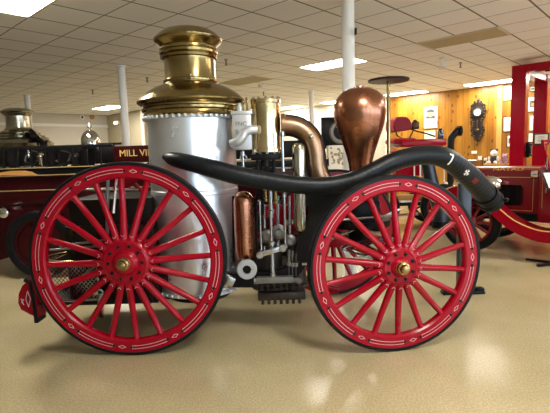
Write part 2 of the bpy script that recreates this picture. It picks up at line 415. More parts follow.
# ================================================================== wheels
def rib(q, pts, w, y, closed=True):
    """thin raised painted line in the XZ plane at depth y"""
    n = len(pts)
    segs = range(n if closed else n-1)
    for i in segs:
        a = Vector((pts[i][0], y, pts[i][1])); b = Vector((pts[(i+1) % n][0], y, pts[(i+1) % n][1]))
        d = (b-a).normalized(); nn = Vector((-d.z, 0, d.x))*w/2; e = d*w*.3
        vs = [q.bm.verts.new(v) for v in (a-e-nn, b+e-nn, b+e+nn, a-e+nn)]
        q._face(vs)
def make_wheel(root, loc, rz, R, n, phase, hubR, nbolt, rear, fine=True, tilt=0.):
    """axis along local -Y (outer face); the felloe ring is the wheel's own mesh"""
    seg = 96; ro, ri = R-.018, R-.122
    q = MB()
    q.ring([(ro, -.034), (ro, .034), (ri+.012, .034), (ri, .022), (ri, -.022), (ri+.012, -.034)], axis=(0, 1, 0), seg=seg)
    nf = n//2; rm = (ro+ri)/2+.004
    if fine:
        for k in range(nf):
            c = phase+(2*PI/n)*.5+k*2*PI/nf                # joint angle, clockwise from top
            dth = 2*PI/nf
            P = lambda th, r: (r*math.sin(th), r*math.cos(th))
            q.mi = 1
            m0, m1, hw = c+dth*.5-dth*.315, c+dth*.5+dth*.315, .0115
            loop = [P(m0+(m1-m0)*i/14, rm+hw) for i in range(15)]+[P(m1+.012, rm)]+[P(m1-(m1-m0)*i/14, rm-hw) for i in range(15)]+[P(m0-.012, rm)]
            rib(q, loop, .0032, -.0352)
            dl = .03/R
            rib(q, [P(c-dl, rm), P(c, rm+.012), P(c+dl, rm), P(c, rm-.012)], .0032, -.0352)
            q.mi = 2
            for sgn in (-1, 1):
                x, z = P(c+sgn*.072/R*1.0, rm); q.ball((x, -.034, z), .012, 1, .6, 1, 8)
                x, z = P(c+dth*.5+sgn*dth*.25, ri); q.ball((x, -.0, z), .011, seg=8)
    name = 'wheel'
    w = q.build(name, ['red', 'stripe', 'iron'], root, loc); w.rotation_euler = (0, 0, rz)
    q = MB(); q.ring([(R, -.030), (R, .042), (R-.006, .047), (R-.026, .047), (R-.026, -.038), (R-.006, -.036)], axis=(0, 1, 0), seg=seg)
    q.build('tire', 'rubber', w)
    # spokes
    q = MB(); y0 = -.055
    pts = [(0, y0, hubR*.75), (0, y0, hubR*.98), (0, y0+.012, hubR*1.25), (0, -.012, (hubR+ri)/2+.05), (0, 0, ri-.01), (0, 0, ri+.004)]
    q.tube(pts, [.033, .030, .0265, .0225, .0215, .026], 12)
    if fine:
        q.mi = 1; h = hubR+.004
        rib(q, [(-.013, h+.012), (0, h+.0), (.013, h+.012)], .0022, y0-.030, False)
    sp = None
    for k in range(n):
        if sp is None: o = sp = q.build('spoke', ['red', 'stripe'], w)
        else: o = sp.copy(); C.objects.link(o); o.parent = w
        o.rotation_euler = (0, phase+k*2*PI/n, 0)
    q = MB()
    q.lathe([(hubR*.55, -.09), (hubR, -.075), (hubR, -.02), (hubR, .06), (hubR*.9, .085), (hubR*.8, .092), (hubR*.78, .088), (hubR*.50, .088), (hubR*.46, .095), (hubR*.40, .112), (hubR*.34, .118)], axis=(0, -1, 0), seg=48)
    if fine:
        q.mi = 1
        for k in range(nbolt):
            th = (k+.5)*2*PI/nbolt
            q.lathe([(.013, 0), (.013, .012), (.009, .016)], (hubR*.66*math.sin(th), -.087, hubR*.66*math.cos(th)), (0, -1, 0), 6)
    q.build('hub', ['red', 'iron', 'stripe'], w)
    q = MB()
    L0 = .085
    q.lathe([(.054, L0), (.054, L0+.03), (.046, L0+.034), (.046, L0+.06), (.034, L0+.065), (.030, L0+.09), (.016, L0+.098)], axis=(0, -1, 0), seg=10)
    q.build('hub_cap', 'brass', w)
    return w

# ================================================================== the steam fire engine
EO = Vector((-.15, 3.9, 0))
eng = thing('steam_fire_engine', 'antique red wheeled steam fire engine with silver boiler, brass chimney and copper air chamber', 'fire engine', EO)
def P(q, name, mats, parent=None, **k):
    return q.build(name, mats, parent or eng, origin=EO if parent is None else EO, **k)
RW, FW = .738, .660
rearN = Vector((-1.112, 3.28, RW)); rearF = Vector((-1.09, 4.62, RW))
frontN = Vector((.876, 3.205, FW)); frontF = Vector((.612, 4.60, FW))
TR = math.radians(8.5)
make_wheel(eng, rearN-EO, 0, RW, 20, math.radians(-1.5), .19, 10, True)
make_wheel(eng, rearF-EO, PI, RW, 20, 0, .19, 10, True, fine=False)
make_wheel(eng, frontN-EO, TR, FW, 18, math.radians(-2), .15, 8, False)
make_wheel(eng, frontF-EO, TR+PI, FW, 18, 0, .15, 8, False, fine=False)

YB = 3.9; K = mpp(YB)
bx = at(195.6, 200, YB).x
def zz(py, Y=YB, px=195): return at(px, py, Y).z
BC = Vector((bx, YB, 0))
# boiler
q = MB(); rb = 42.2*K
q.lathe([(rb-.06, .34), (rb+.012, .34), (rb+.012, .365), (rb, .37), (rb, 1.18), (rb+.004, 1.185), (rb+.004, 1.215), (rb, 1.22), (rb, zz(119)), (rb-.05, zz(118.5))], BC, seg=64)
for zr, nr in ((.353, 40), (1.2, 0)):
    for k in range(nr):
        th = 2*PI*k/nr; q.ball(BC+Vector(((rb+.012)*math.cos(th), (rb+.012)*math.sin(th), zr)), .012, seg=6)
for zr in (.55,):
    for k in range(24):
        th = 2*PI*k/24; q.ball(BC+Vector(((rb)*math.cos(th), (rb)*math.sin(th), zr)), .010, seg=6)
P(q, 'boiler', 'silver', sharp=30)
q = MB(); q.lathe([(rb+.002, zz(120.6)), (rb+.014, zz(120)), (rb+.014, zz(118)), (rb-.02, zz(117.6))], BC, seg=64)
for k in range(50):
    th = 2*PI*k/50; q.ball(BC+Vector(((rb+.024)*math.cos(th), (rb+.024)*math.sin(th), zz(118.9))), .0165, seg=8)
P(q, 'rivet_band', 'white')
q = MB(); q.lathe([(rb-.14, .27), (rb-.10, .27), (rb-.09, .35), (rb-.1, .36)], BC, seg=48); P(q, 'ash_pan', 'olive')
# brass dome, chimney and cap (pixel radii at the boiler's own distance)
cx = at(191, 70, YB).x; DC = Vector((at(192, 105, YB).x, YB, 0)); NC = Vector((at(190.3, 70, YB).x, YB, 0)); TC = Vector((at(188, 42, YB).x, YB, 0))
q = MB(); q.lathe([(r*K, zz(y)) for r, y in ((43, 118), (45.6, 117.8), (46.6, 116.2), (45.8, 114.6), (45.8, 113), (47.6, 111.6), (47.8, 109.6), (46.4, 108.4), (46.4, 107), (49.3, 105.4), (51.6, 103.8), (52, 102.4), (51.2, 101.2), (49.8, 99.4), (46.8, 96.4), (42.5, 93), (37, 89.8), (31.5, 87), (27.5, 85.6), (26.5, 84.5), (25, 84))], DC, seg=64)
P(q, 'dome', 'brass', sharp=28)
q = MB(); q.lathe([(r*K, zz(y)) for r, y in ((25, 86), (26.2, 83.5), (26.2, 81.2), (24.8, 80.5), (24.4, 78), (24.2, 62), (24.4, 60.4))], NC, seg=64)
q.bar(NC+Vector((.03, -25.5*K, zz(83))), NC+Vector((.03, -26.5*K, zz(77))), .03, .02, .004)
P(q, 'chimney', 'brass', sharp=28)
q = MB(); q.lathe([(r*K, zz(y)) for r, y in ((24.07, 60.5), (26.74, 59.5), (27.31, 57.5), (26.36, 56.4), (27.70, 55.2), (27.89, 53), (26.74, 51.8), (27.31, 50.8), (27.31, 49.2), (26.26, 48), (27.70, 46.3), (31.04, 43.6), (32.28, 41.6), (32.47, 40.3), (31.51, 39), (29.13, 36.6), (26.26, 34), (23.40, 32), (20.05, 30.8), (19.10, 31.5), (18.62, 36))], TC, seg=64, cap=False)
q.lathe([(19.6*K, zz(38)), (.001, zz(38))], TC, seg=64)
P(q, 'chimney_cap', 'brass', sharp=28)

# steam cylinders (pair)
YC = 3.68; KC = mpp(YC)
cc = at(266.3, 120, YC)
for dy, dx in ((0, 0), (.34, -.02)):
    q = MB(); o = Vector((cc.x+dx, YC+dy, 0)); z = lambda y: at(266, y, YC).z
    q.lathe([(13.2*KC, z(152)), (15*KC, z(152)), (15*KC, z(149)), (13.6*KC, z(148.5)), (13.6*KC, z(104)), (14.8*KC, z(103.5)), (14.8*KC, z(100.2)), (13.0*KC, z(99.6))], o, seg=40)
    q.mi = 1
    for k in range(12):
        th = 2*PI*k/12; q.lathe([(.012, z(101)), (.012, z(98.6)), (.006, z(97.6))], o+Vector((13.2*KC*math.cos(th), 13.2*KC*math.sin(th), 0)), seg=6)
        q.lathe([(.011, z(154)), (.011, z(151))], o+Vector((13.6*KC*math.cos(th), 13.6*KC*math.sin(th), 0)), seg=6)
    P(q, 'steam_cylinder', ['brightbrass', 'steel'])
# valve chest and its pipe
q = MB(); a0 = at(233.5, 150, 3.62); a1 = at(251, 114, 3.62)
q.box(((a0.x+a1.x)/2, 3.70, (a0.z+a1.z)/2), (a1.x-a0.x, .18, a1.z-a0.z), bev=.008)
q.box(((a0.x+a1.x)/2, 3.70, a1.z+.012), (a1.x-a0.x+.02, .2, .03), bev=.006)
q.lathe([(.03, 0), (.03, .05), (.02, .055), (.02, .075)], Vector((a0.x+.06, 3.68, a1.z+.02)), seg=14)
vc = P(q, 'valve_chest', 'white')
q = MB(); q.tube(spline([at(257, 129.5, 3.58), at(251, 129.8, 3.57), at(245.5, 132, 3.565), at(241.5, 138, 3.56), at(237, 142, 3.565), at(232, 143.6, 3.60)], 8), 4.2*KC, 16)
P(q, 'steam_pipe', 'white', vc)
for body, px, py in (('FNC', 241, 124), ('B', 236.8, 132)):
    text_mesh('lettering', body, .048, 'greyiron', vc, at(px, py, 3.608)-EO, (PI/2, 0, 0), .002)
# safety valves on the boiler shoulder
q = MB()
for px, top in ((243, 100), (247, 97)):
    b_ = at(px, 114, 3.66); t_ = at(px, top, 3.66)
    q.lathe([(.014, 0), (.014, .03), (.009, .035), (.009, t_.z-b_.z-.03), (.013, t_.z-b_.z-.025), (.004, t_.z-b_.z)], b_, seg=10)
P(q, 'safety_valve', 'brass')

# cross head and stuffing boxes below the cylinder
q = MB()
for px, y0, y1, r in ((258, 153, 200, 2.0), (273.5, 153, 200, 2.0), (266, 152, 166, 4.5), (262, 160, 215, 1.6)):
    q.tube([at(px, y0, 3.62), at(px, y1, 3.62)], r*KC, 12)
q.box(at(266, 157, 3.66), (.24, .16, .05), bev=.006)
q.box(at(264, 170, 3.70), (.20, .12, .04), bev=.006)
P(q, 'piston_guide', 'iron')
rods = ((243.5, 150, 171, 1.2, 'steel'), (261.5, 199, 253, 1.1, 'steel'), (271.2, 180, 214, 2.4, 'steel'), (271.8, 212, 246, 1.9, 'steel'), (273, 240, 277, 2.3, 'steel'), (283.2, 130, 172, 1.5, 'steel'), (285.6, 192, 248, 1.5, 'steel'),
        (266, 185, 202, 1.7, 'brass'), (276, 185, 204, 2.0, 'brass'))
for px, y0, y1, r, m in rods:
    q = MB(); a = at(px, y0, 3.53); b = at(px, y1, 3.53); d = a.z-b.z
    R_ = r*mpp(3.53)
    q.lathe([(R_*.6, 0), (R_*1.5, .004), (R_*1.5, .03), (R_, .036), (R_, d-.05), (R_*1.6, d-.045), (R_*1.6, d-.015), (R_, d-.01), (R_*.5, d)], Vector((b.x, 3.53, b.z)), seg=12)
    P(q, 'pump_rod', m)
# clevis shape on the valve rod
q = MB(); q.ring([(.018, -.008), (.03, -.008), (.03, .008), (.018, .008)], at(243.6, 158, 3.53), (0, 1, 0), 16); P(q, 'rod_eye', 'steel')
# lever
q = MB(); a = at(260, 254.5, 3.49); b = at(282.5, 247.8, 3.49)
q.bar(a, b, .03, .042, .006, up=(0, 0, 1))
for p_ in (a, b):
    q.lathe([(.026, -.028), (.03, -.024), (.03, .024), (.026, .028)], p_, (0, 1, 0), 20)
    q.lathe([(.012, -.036), (.012, .036)], p_, (0, 1, 0), 10)
P(q, 'rocker_lever', 'steel')
# pump body, base bar, nuts
q = MB()
c0 = at(279, 262, 3.75)
q.lathe([(.13, .34), (.17, .345), (.17, .37), (.14, .38), (.13, .44), (.15, .5), (.15, .6), (.11, .66), (.11, .72), (.13, .73), (.13, .76), (.08, .77)], Vector((at(270, 262, 3.78).x, 3.80, 0)), seg=32)
q.lathe([(.12, .34), (.16, .345), (.16, .37), (.13, .38), (.12, .5), (.14, .52), (.14, .6), (.1, .66), (.1, .8), (.06, .81)], Vector((at(292, 262, 3.78).x, 3.84, 0)), seg=32)
q.tube(spline([at(283, 262, 3.66), at(296, 261, 3.64), at(306, 258, 3.66), at(318, 250, 3.74), at(326, 238, 3.8)], 6), .052, 16)
q.box((at(281, 280, 3.72).x, 3.76, .315), (.40, .34, .07), bev=.01)
for k in range(7):
    q.lathe([(.014, 0), (.014, .05)], Vector((at(262+k*6.2, 285, 3.58).x, 3.6, .25)), seg=6)
    q.lathe([(.012, 0), (.012, .05)], Vector((at(262+k*6.2, 285, 3.56).x, 3.58, .375)), seg=6)
P(q, 'pump', 'castbrown')
q = MB(); a = at(256.5, 280, 3.52); b = at(293.5, 279, 3.52)
q.bar(a, b, .06, 6.4*mpp(3.52), .008)
q.tube([at(293, 280, 3.53), at(301, 280, 3.53)], .018, 10)
q.ball(at(299, 281, 3.53), .026, seg=12)
q.tube([at(254, 281, 3.53), at(258, 281, 3.53)], .026, 6)
P(q, 'pump_base', 'greyiron')
q = MB()
for px, y0, y1 in ((292.5, 251, 278), (296, 253, 276), (289, 250, 277)):
    q.tube([at(px, y0, 3.6), at(px, y1, 3.6)], .011, 8); q.lathe([(.02, -.015), (.02, .015)], at(px, (y0+y1)/2, 3.6), seg=8)
P(q, 'drain_cock', 'greyiron')
for px, y0, y1, r in ((264.5, 204, 250, 1.6), (278, 196, 246, 1.8), (289.5, 196, 236, 1.3)):
    q = MB(); q.tube([at(px, y0, 3.70), at(px, y1, 3.70)], r*mpp(3.7), 10); q.lathe([(.028, -.02), (.034, -.015), (.034, .015), (.028, .02)], at(px, (y0+y1)/2+6, 3.70), seg=6)
    P(q, 'valve_rod', 'steel')
q = MB()
for px, py, r in ((267, 236, .045), (279, 232, .05), (290, 240, .04)):
    c = at(px, py, 3.66); q.lathe([(r, -.03), (r*1.2, -.025), (r*1.2, .02), (r*.7, .03), (r*.6, .06)], c, (0, -1, 0), 16)
P(q, 'valve_cover', 'greyiron')

# copper tank beside the boiler
YT = 3.60; KT = mpp(YT); tc_ = Vector((at(244.5, 225, YT).x, YT, 0)); z = lambda y: at(244, y, YT).z
q = MB(); q.lathe([(4*KT, z(263)), (8*KT, z(260)), (10*KT, z(255)), (10.5*KT, z(248)), (10.5*KT, z(204)), (10*KT, z(199)), (8.4*KT, z(195)), (5.5*KT, z(192.4)), (2*KT, z(191.3))], tc_, seg=36)
q.lathe([(4*KT, z(266)), (4*KT, z(262))], tc_, seg=16)
P(q, 'copper_tank', 'copper')
q = MB()
for px in (233.5, 256.3): q.tube(spline([at(px, 196, 3.62), at(px, 222, 3.62), at(px, 262, 3.62)], 3), 1.4*KT, 8)
P(q, 'tank_strap', 'iron')
q = MB(); wc = at(247, 269.3, 3.46); KW = mpp(3.46)
q.ring([(4.6*KW, -.02), (4.6*KW, .02), (9.4*KW, .02), (10.2*KW, .012), (10.2*KW, -.012), (9.4*KW, -.02)], wc, (0, 1, 0), 40)
q.mi = 1; q.lathe([(4.1*KW, -.004), (4.1*KW, .1), (2*KW, .11)], wc, (0, 1, 0), 24)
P(q, 'inlet_flange', ['greyflange', 'black'])
q = MB(); q.box(at(228.5, 280.5, 3.46), (.10, .04, .08), Matrix.Rotation(.5, 3, 'Y'), .008); q.box(at(224, 285, 3.5), (.07, .05, .04), None, .006)
P(q, 'boiler_bracket', 'steel')
# chrome suction column
YS = 3.62; KS = mpp(YS); sc = Vector((at(299.8, 190, YS).x, YS, 0)); z = lambda y: at(300, y, YS).z
q = MB(); q.lathe([(1*KS, z(233)), (3.4*KS, z(232)), (5.6*KS, z(229)), (6.6*KS, z(224)), (6.8*KS, z(217)), (6.8*KS, z(150)), (6.3*KS, z(146)), (4.5*KS, z(143.6)), (2*KS, z(142.8))], sc, seg=32)
P(q, 'suction_chamber', 'nickel')

# curved copper exhaust pipe with seam flange
YP = 3.66; KP = mpp(YP)
path = spline([at(281, 125, YP), at(289, 125, YP), at(298, 127, YP), at(306.5, 132.5, YP), at(312.5, 141, YP), at(315.5, 153, YP), at(317, 166, YP), at(321, 178, YP), at(329, 187, YP), at(338, 190, YP)], 7)
q = MB(); q.tube(path, 8.6*KP, 24)
q.lathe([(11*KP, 0), (11*KP, .03)], at(281.5, 125, YP), (1, 0, 0), 24)
ep = P(q, 'exhaust_pipe', 'pipecopper')
q = MB(); sg = [p_+Vector((0, 0, 0)) for p_ in path]
out = []
for i, p_ in enumerate(path):
    t = (path[min(i+1, len(path)-1)]-path[max(i-1, 0)]).normalized(); nrm = Vector((-t.z, 0, t.x)); nrm = -nrm if nrm.z < 0 and i < 8 else nrm
    out.append((p_, t))
ups = [p_+Vector((t.z*-1, 0, t.x))*8.6*KP for p_, t in out]
lows = [p_-Vector((t.z*-1, 0, t.x))*8.6*KP for p_, t in out]
q.tube(ups[4:-6], .013, 8); q.tube(lows[4:-6], .020, 8)
P(q, 'pipe_seam', 'iron', ep)
q = MB(); q.lathe([(.02, 0), (.02, .02), (.01, .03)], at(311, 136.5, YP-8.4*KP), (0, -1, 0), 10)
P(q, 'stud', 'steel', ep)

# copper air chamber
YA = 3.85; KA = mpp(YA); ac = Vector((at(360, 130, YA).x, YA, 0)); z = lambda y: at(360, y, YA).z
q = MB(); q.lathe([(r*KA, z(y)) for r, y in ((13.5, 182), (13.5, 178), (11.2, 177), (10.8, 170), (11.5, 164), (13, 157), (15.3, 149), (18, 141), (20.8, 133), (23.2, 125), (24.7, 118), (25.3, 111.5), (25, 106), (23.6, 100.5), (20.8, 95.5), (16.5, 91.3), (11, 88.8), (6, 88), (5.6, 87.9), (5.4, 86.6), (2, 86.2))], ac, seg=56)
a_ = P(q, 'air_chamber', 'copper', sharp=50)
# crane neck frame, rails, axles, springs
q = MB()
for yy in (3.62, 4.18):
    pts = spline([Vector((-1.35, yy, .52)), Vector((-.75, yy, .50)), Vector((-.2, yy, .46)), Vector((.12, yy, .52)), Vector((.26, yy, .80)), Vector((.40, yy, 1.10)), Vector((.62, yy, 1.18)), Vector((.85, yy, 1.14))], 8)
    q.sweep(pts, .06, .12)
P(q, 'crane_neck_frame', 'iron')
q = MB(); q.prism([at(303, 190, 3.58), at(326, 190, 3.58), at(321, 205, 3.58), at(316, 228, 3.58), at(310, 226, 3.58), at(308, 205, 3.58)], (0, .05, 0))
P(q, 'frame_cheek', 'olive')
q = MB()
q.box((.30, 4.05, .98), (.9, .12, .10), bev=.01); q.box((-.05, 4.10, .72), (.62, .06, .10), bev=.01)
for x_ in (-.02, .16): q.bar((x_, 4.0, .35), (x_+.02, 4.0, 1.06), .05, .07, .01)
q.bar((.05, 3.95, .34), (.55, 3.9, .20+.05), .05, .06, .01)
q.box((.62, 3.9, 1.04), (.5, .46, .06), bev=.01)
P(q, 'pump_frame', 'red')
q = MB(); q.tube([rearN+Vector((0, .05, 0)), rearF-Vector((0, .05, 0))], .04, 14); P(q, 'rear_axle', 'iron')
q = MB(); q.tube([frontN+Vector((0, .05, 0)), frontF-Vector((0, .05, 0))], .038, 14)
P(q, 'front_axle', 'iron')
q = MB(); fm = (frontN+frontF)/2
q.lathe([(.08, .70), (.10, .70), (.10, .82), (.26, .84), (.27, .86), (.27, .90), (.10, .92), (.08, 1.14)], Vector((fm.x, fm.y, 0)), seg=32)
q.box((fm.x, fm.y, .98), (.26, .5, .22), bev=.02)
P(q, 'turntable', 'black')
for base, rzv, wd in ((frontN+(frontF-frontN)*.2, TR, .62), (frontN+(frontF-frontN)*.8, TR, .62)):
    d = Vector((math.cos(rzv), math.sin(rzv), 0)); q = MB()
    for s_ in (1, -1):
        for j in range(3):
            L_ = wd*(1-.22*j); pts = [base+d*(L_*(t-.5))+Vector((0, 0, .075+s_*(.07-.012*j-.26*(t-.5)**2)+.0)) for t in [i/10 for i in range(11)]]
            q.sweep(pts, .045, .010)
    P(q, "leaf_spring", "steel")
q = MB()
for a, b in (((.20, 3.45, .62), (.95, 3.36, .70)), ((.10, 3.75, .60), (1.05, 3.70, 1.0)), ((.35, 3.5, .95), (1.15, 3.55, .98))):
    q.tube([a, b], .012, 8)
P(q, 'tie_rod', 'steel')
# fuel bunker at the rear, with basket, hoop and braces
q = MB()
q.box((-1.34, 3.92, .64), (.72, .78, .66), bev=.012)
q.box((-1.34, 3.92, 1.05), (.66, .70, .26), bev=.012)
for x_ in (-1.65, -1.35, -1.04): q.box((x_, 3.525, .64), (.03, .012, .64))
P(q, 'fuel_bunker', 'olive')
def pbar(q, a, b, Y, r): q.tube([at(*a, Y), at(*b, Y)], r, 8)
q = MB(); pbar(q, (117, 170), (113.5, 213), 3.42, .012); P(q, 'hand_rail', 'chrome')
q = MB(); pbar(q, (108, 170), (107, 240), 3.46, .014); pbar(q, (68, 190), (138, 190), 3.48, .010); pbar(q, (60, 246), (104, 240), 3.46, .010); pbar(q, (78, 279), (100, 263), 3.45, .008); pbar(q, (50, 250), (100, 246), 3.46, .008)
P(q, 'rail_frame', 'greyiron')
q = MB(); a = at(92, 296, 3.44); q.bar(at(90, 293, 3.44), at(103, 291, 3.44), .02, .045, .006); q.bar(at(101, 290, 3.44), at(100.5, 318, 3.44), .02, .05, .006)
P(q, 'step_bracket', 'steel')
# wire basket
q = MB(); x0, x1 = at(44, 280, 3.45).x, at(98, 280, 3.45).x; zb, zt = at(60, 301, 3.45).z, at(60, 264, 3.45).z; y0, y1 = 3.45, 4.2
w_ = x1-x0; h_ = zt-zb
for k in range(-14, 22):
    for sgn in (1, -1):
        xa = k/21*w_*1.6; t0, t1 = 0., 1.
        a = Vector((x0+xa, y0, zb if sgn > 0 else zt)); b = a+Vector((h_*.9, 0, h_*sgn))
        # clip to basket width
        ta = max(0, (x0-a.x)/(h_*.9)); tb = min(1, (x1-a.x)/(h_*.9))
        if tb-ta > .02: q.tube([a+(b-a)*ta, a+(b-a)*tb], .0028, 5)
for zc in (zb, zt): q.tube([(x0, y0, zc), (x1, y0, zc), (x1, y1, zc), (x0, y1, zc), (x0, y0, zc)], .008, 6)
for xc, yc in ((x0, y0), (x1, y0), (x0, y1), (x1, y1)): q.tube([(xc, yc, zb), (xc, yc, zt)], .008, 6)
P(q, 'wire_basket', 'steel')
q = MB(); hp = []
for k in range(25):
    th = 2*PI*k/24; hp.append(Vector((x0+w_*.55+.28*math.cos(th), 3.62+.20*math.sin(th), zt+.02)))
q.tube(hp, .012, 8); P(q, 'basket_hoop', 'brass')
q = MB(); q.bar((x0+.02, 3.55, zt), (-1.3, 3.6, .52), .03, .03); q.bar((x0+.02, 4.15, zt), (-1.3, 4.15, .52), .03, .03)
q.box((x0+.2, 3.85, zb-.02), (w_+.1, .8, .02), bev=.004)
P(q, 'basket_support', 'iron')
# little red rear step with black rubber edge
YR = 3.42
q = MB(); q.prism([at(30, 279, YR), at(35, 283, YR), at(39, 318, YR), at(30, 314.5, YR), at(21, 309.5, YR), at(18.2, 303, YR), at(18.6, 294, YR), at(22, 286, YR)], (0, .12, 0))
q.mi = 1
for pl in ([(27.5, 291), (30.5, 299), (28.5, 307), (25.8, 299)], [(21, 299), (24, 300), (21.5, 302), (24, 305)]):
    pts = [at(x_, y_, YR-.0015) for x_, y_ in pl]; n_ = len(pts)
    for i in range(n_): q.tube([pts[i], pts[(i+1) % n_]], .0028, 5)
rs_ = P(q, 'rear_step', ['red', 'stripe'])
q = MB(); q.sweep([at(28.5, 277.5, YR+.06), at(34.5, 281, YR+.06), at(37.5, 296, YR+.06), at(40.5, 320, YR+.06)], .03, .13, up=(0, 1, 0))
P(q, 'rubber_edge', 'rubber', rs_)
q = MB(); q.bar(at(36, 300, 3.6), at(70, 303, 3.6), .05, .03, .005); P(q, 'step_arm', 'iron')

# ================================================================== the suction hose draped over the engine
hp = [(163.5, 157.5, 3.62, 2.2), (168, 158.5, 3.56, 4.2), (174, 160.3, 3.50, 6.2), (184, 162.6, 3.45, 7.0), (198, 165.8, 3.43, 7.6), (213, 170, 3.42, 8.0), (237, 176.2, 3.42, 8.2), (262, 181, 3.43, 8.0), (290, 185.2, 3.43, 7.9), (318, 186.9, 3.43, 7.7), (340, 184.8, 3.44, 7.8), (358, 180, 3.44, 7.9), (376, 171.5, 3.45, 8.2), (392, 163.5, 3.46, 8.3), (408, 158.4, 3.48, 8.3), (424, 156, 3.50, 8.5), (438, 156.8, 3.53, 8.8), (450, 161.5, 3.58, 9.1), (462, 171, 3.66, 9.3), (474, 182, 3.76, 9.6), (484, 193.5, 3.84, 9.2), (490, 200.5, 3.90, 9.1)]
pts4 = [Vector((*at(x_, y_-1, Y), r_*mpp(Y))) for x_, y_, Y, r_ in hp]
sm = spline(pts4, 16)
hroot = thing('suction_hose', 'long thick black rubber suction hose draped over the engine and its front wheel', 'hose', (sm[len(sm)//2][0], 3.44, 0))
HO = Vector(hroot.location)
HP = [Vector(v[:3]) for v in sm]; HR = [v[3]*1.14*(1.005 if i % 4 < 2 else .995) for i, v in enumerate(sm)]
q = MB(); q.tube(HP, HR, 28); q.build('hose', 'hose', hroot, origin=HO, sharp=60)
q = MB(); e0, e1 = HP[-6], HP[-1]; d = (e1-e0).normalized(); r_ = HR[-1]
q.lathe([(r_*.9, -.10), (r_*1.12, -.10), (r_*1.12, -.06), (r_*1.06, -.055), (r_*1.06, -.01), (r_*1.15, 0), (r_*1.15, .04), (r_*1.02, .045), (r_*1.02, .07), (r_*.75, .07), (r_*.74, .0)], e1, d, 32)
for k in range(4):
    th = k*PI/2+.4; x_ = d.orthogonal().normalized(); y_ = d.cross(x_)
    q.lathe([(.018, 0), (.018, .03), (.01, .04)], e1+d*.025+(x_*math.cos(th)+y_*math.sin(th))*r_*1.18, x_*math.cos(th)+y_*math.sin(th), 8)
q.build('coupling', 'rubber', hroot, origin=HO)
def hose_decal(name, px, py, shapes, m):
    """lies on the hose skin: flat outline pressed onto the tube around a point"""
    i = min(range(len(HP)), key=lambda k: (Vector((px, py))-Vector(proj(HP[k]))).length)
    c = HP[i]; t = (HP[min(i+2, len(HP)-1)]-HP[i-2]).normalized()
    r = HR[i]; rad = (EYE-c); rad = (rad-t*rad.dot(t)).normalized(); bn = t.cross(rad)
    off = Vector((px, py))-Vector(proj(c)); 
    pb = Vector(proj(c+bn*.01))-Vector(proj(c)); h0 = off.dot(pb)/pb.length_squared*.01
    q = MB()
    for sh in shapes:
        A_, B_, C_, D_ = [Vector(p_) for p_ in sh]; N_ = 6; grid = []
        for a_ in range(N_+1):
            row = []
            for b_ in range(N_+1):
                e0 = A_.lerp(B_, a_/N_); e1 = D_.lerp(C_, a_/N_); u, v = e0.lerp(e1, b_/N_)
                hh = max(-.97*r, min(.97*r, h0+v)); th = math.asin(hh/r)
                row.append(q.bm.verts.new(c+t*u+(rad*math.cos(th)+bn*math.sin(th))*(r*1.025)))
            grid.append(row)
        for a_ in range(N_):
            for b_ in range(N_): q._face((grid[a_][b_], grid[a_+1][b_], grid[a_+1][b_+1], grid[a_][b_+1]))
    return q.build(name, m, hroot, origin=HO)
def proj(p):
    v = RM.transposed() @ (Vector(p)-EYE); return (275+FOC*v.x/v.z, 206.5+FOC*v.y/v.z)
cross = []
for k in range(4):
    a = k*PI/2+.3; R2 = lambda x_, y_: (x_*math.cos(a)-y_*math.sin(a), x_*math.sin(a)+y_*math.cos(a))
    cross.append([R2(.003, -.003), R2(.026, -.013), R2(.026, .013), R2(.003, .003)])
    cross.append([R2(-.004, -.004), R2(.004, -.004), R2(.004, .004), R2(-.004, .004)])
hose_decal('white_cross_mark', 460.3, 167, cross, 'paper')
hose_decal('white_mark', 444, 157.5, [[(-.03, -.046), (.016, -.046), (.012, -.034), (-.026, -.034)], [(.0, -.04), (.016, -.04), (.004, .04), (-.010, .04)]], 'paper')
hose_decal('red_mark', 468.5, 175, [[(-.03, -.022), (.03, -.022), (.03, .022), (-.03, .022)]], 'darkred')
# hose stand near the front wheel: black post on a T foot
sp_ = atz(462.5, 293.5, 0)
stt = thing('hose_stand', 'black square post stand on flat foot behind the front wheel', 'stand', sp_)
q = MB(); q.box((0, 0, .575), (.115, .08, 1.13), bev=.008); q.build('post', 'bluesteel', stt)
q = MB(); q.box((.0, 0, .016), (.43, .10, .032), bev=.008); q.box((-.17, 0, .045), (.08, .08, .03), bev=.006); q.box((.17, 0, .045), (.08, .08, .03), bev=.006); q.build('foot', 'black', stt)

# ================================================================== the right hand red truck (nose pointing away to the left)
tb = atz(470, 250, 0); TRZ = math.atan2(-RA.y, -RA.x)
trk = thing('hose_truck', 'old red motor fire truck with gold lined bonnet at right', 'fire truck', tb, TRZ)
def TL(px, py, yl):      # pixel -> truck-local point on the plane local y = yl
    n = RB; base = Vector(tb)+RB*yl; r = ray(px, py); t = (base-EYE).dot(n)/r.dot(n)
    w = EYE+r*t-Vector(tb); return Vector((w.dot(-RA), w.dot(RB), w.z))
hy0, hy1 = .28, .98; zt = TL(520, 168, hy0).z; zb = .56; xe = TL(541, 200, hy0).x; xn = -.16
q = MB()
prof = [(hy0, zb), (hy0, zt-.09), (hy0+.02, zt-.03), (hy0+.08, zt), (.5*(hy0+hy1), zt+.015), (hy1-.08, zt), (hy1-.02, zt-.03), (hy1, zt-.09), (hy1, zb)]
q.rings([[Vector((xn, y_, z_)) for y_, z_ in prof], [Vector((xe, y_*1.0, z_+.0)) for y_, z_ in prof]], True)
q.mi = 1
def gline(a, b, yl, w=.006): q.bar((a[0], yl, a[1]), (b[0], yl, b[1]), .003, w)
fx0, fx1, fz0, fz1 = xn+.08, xe-.10, zb+.03, zt-.13
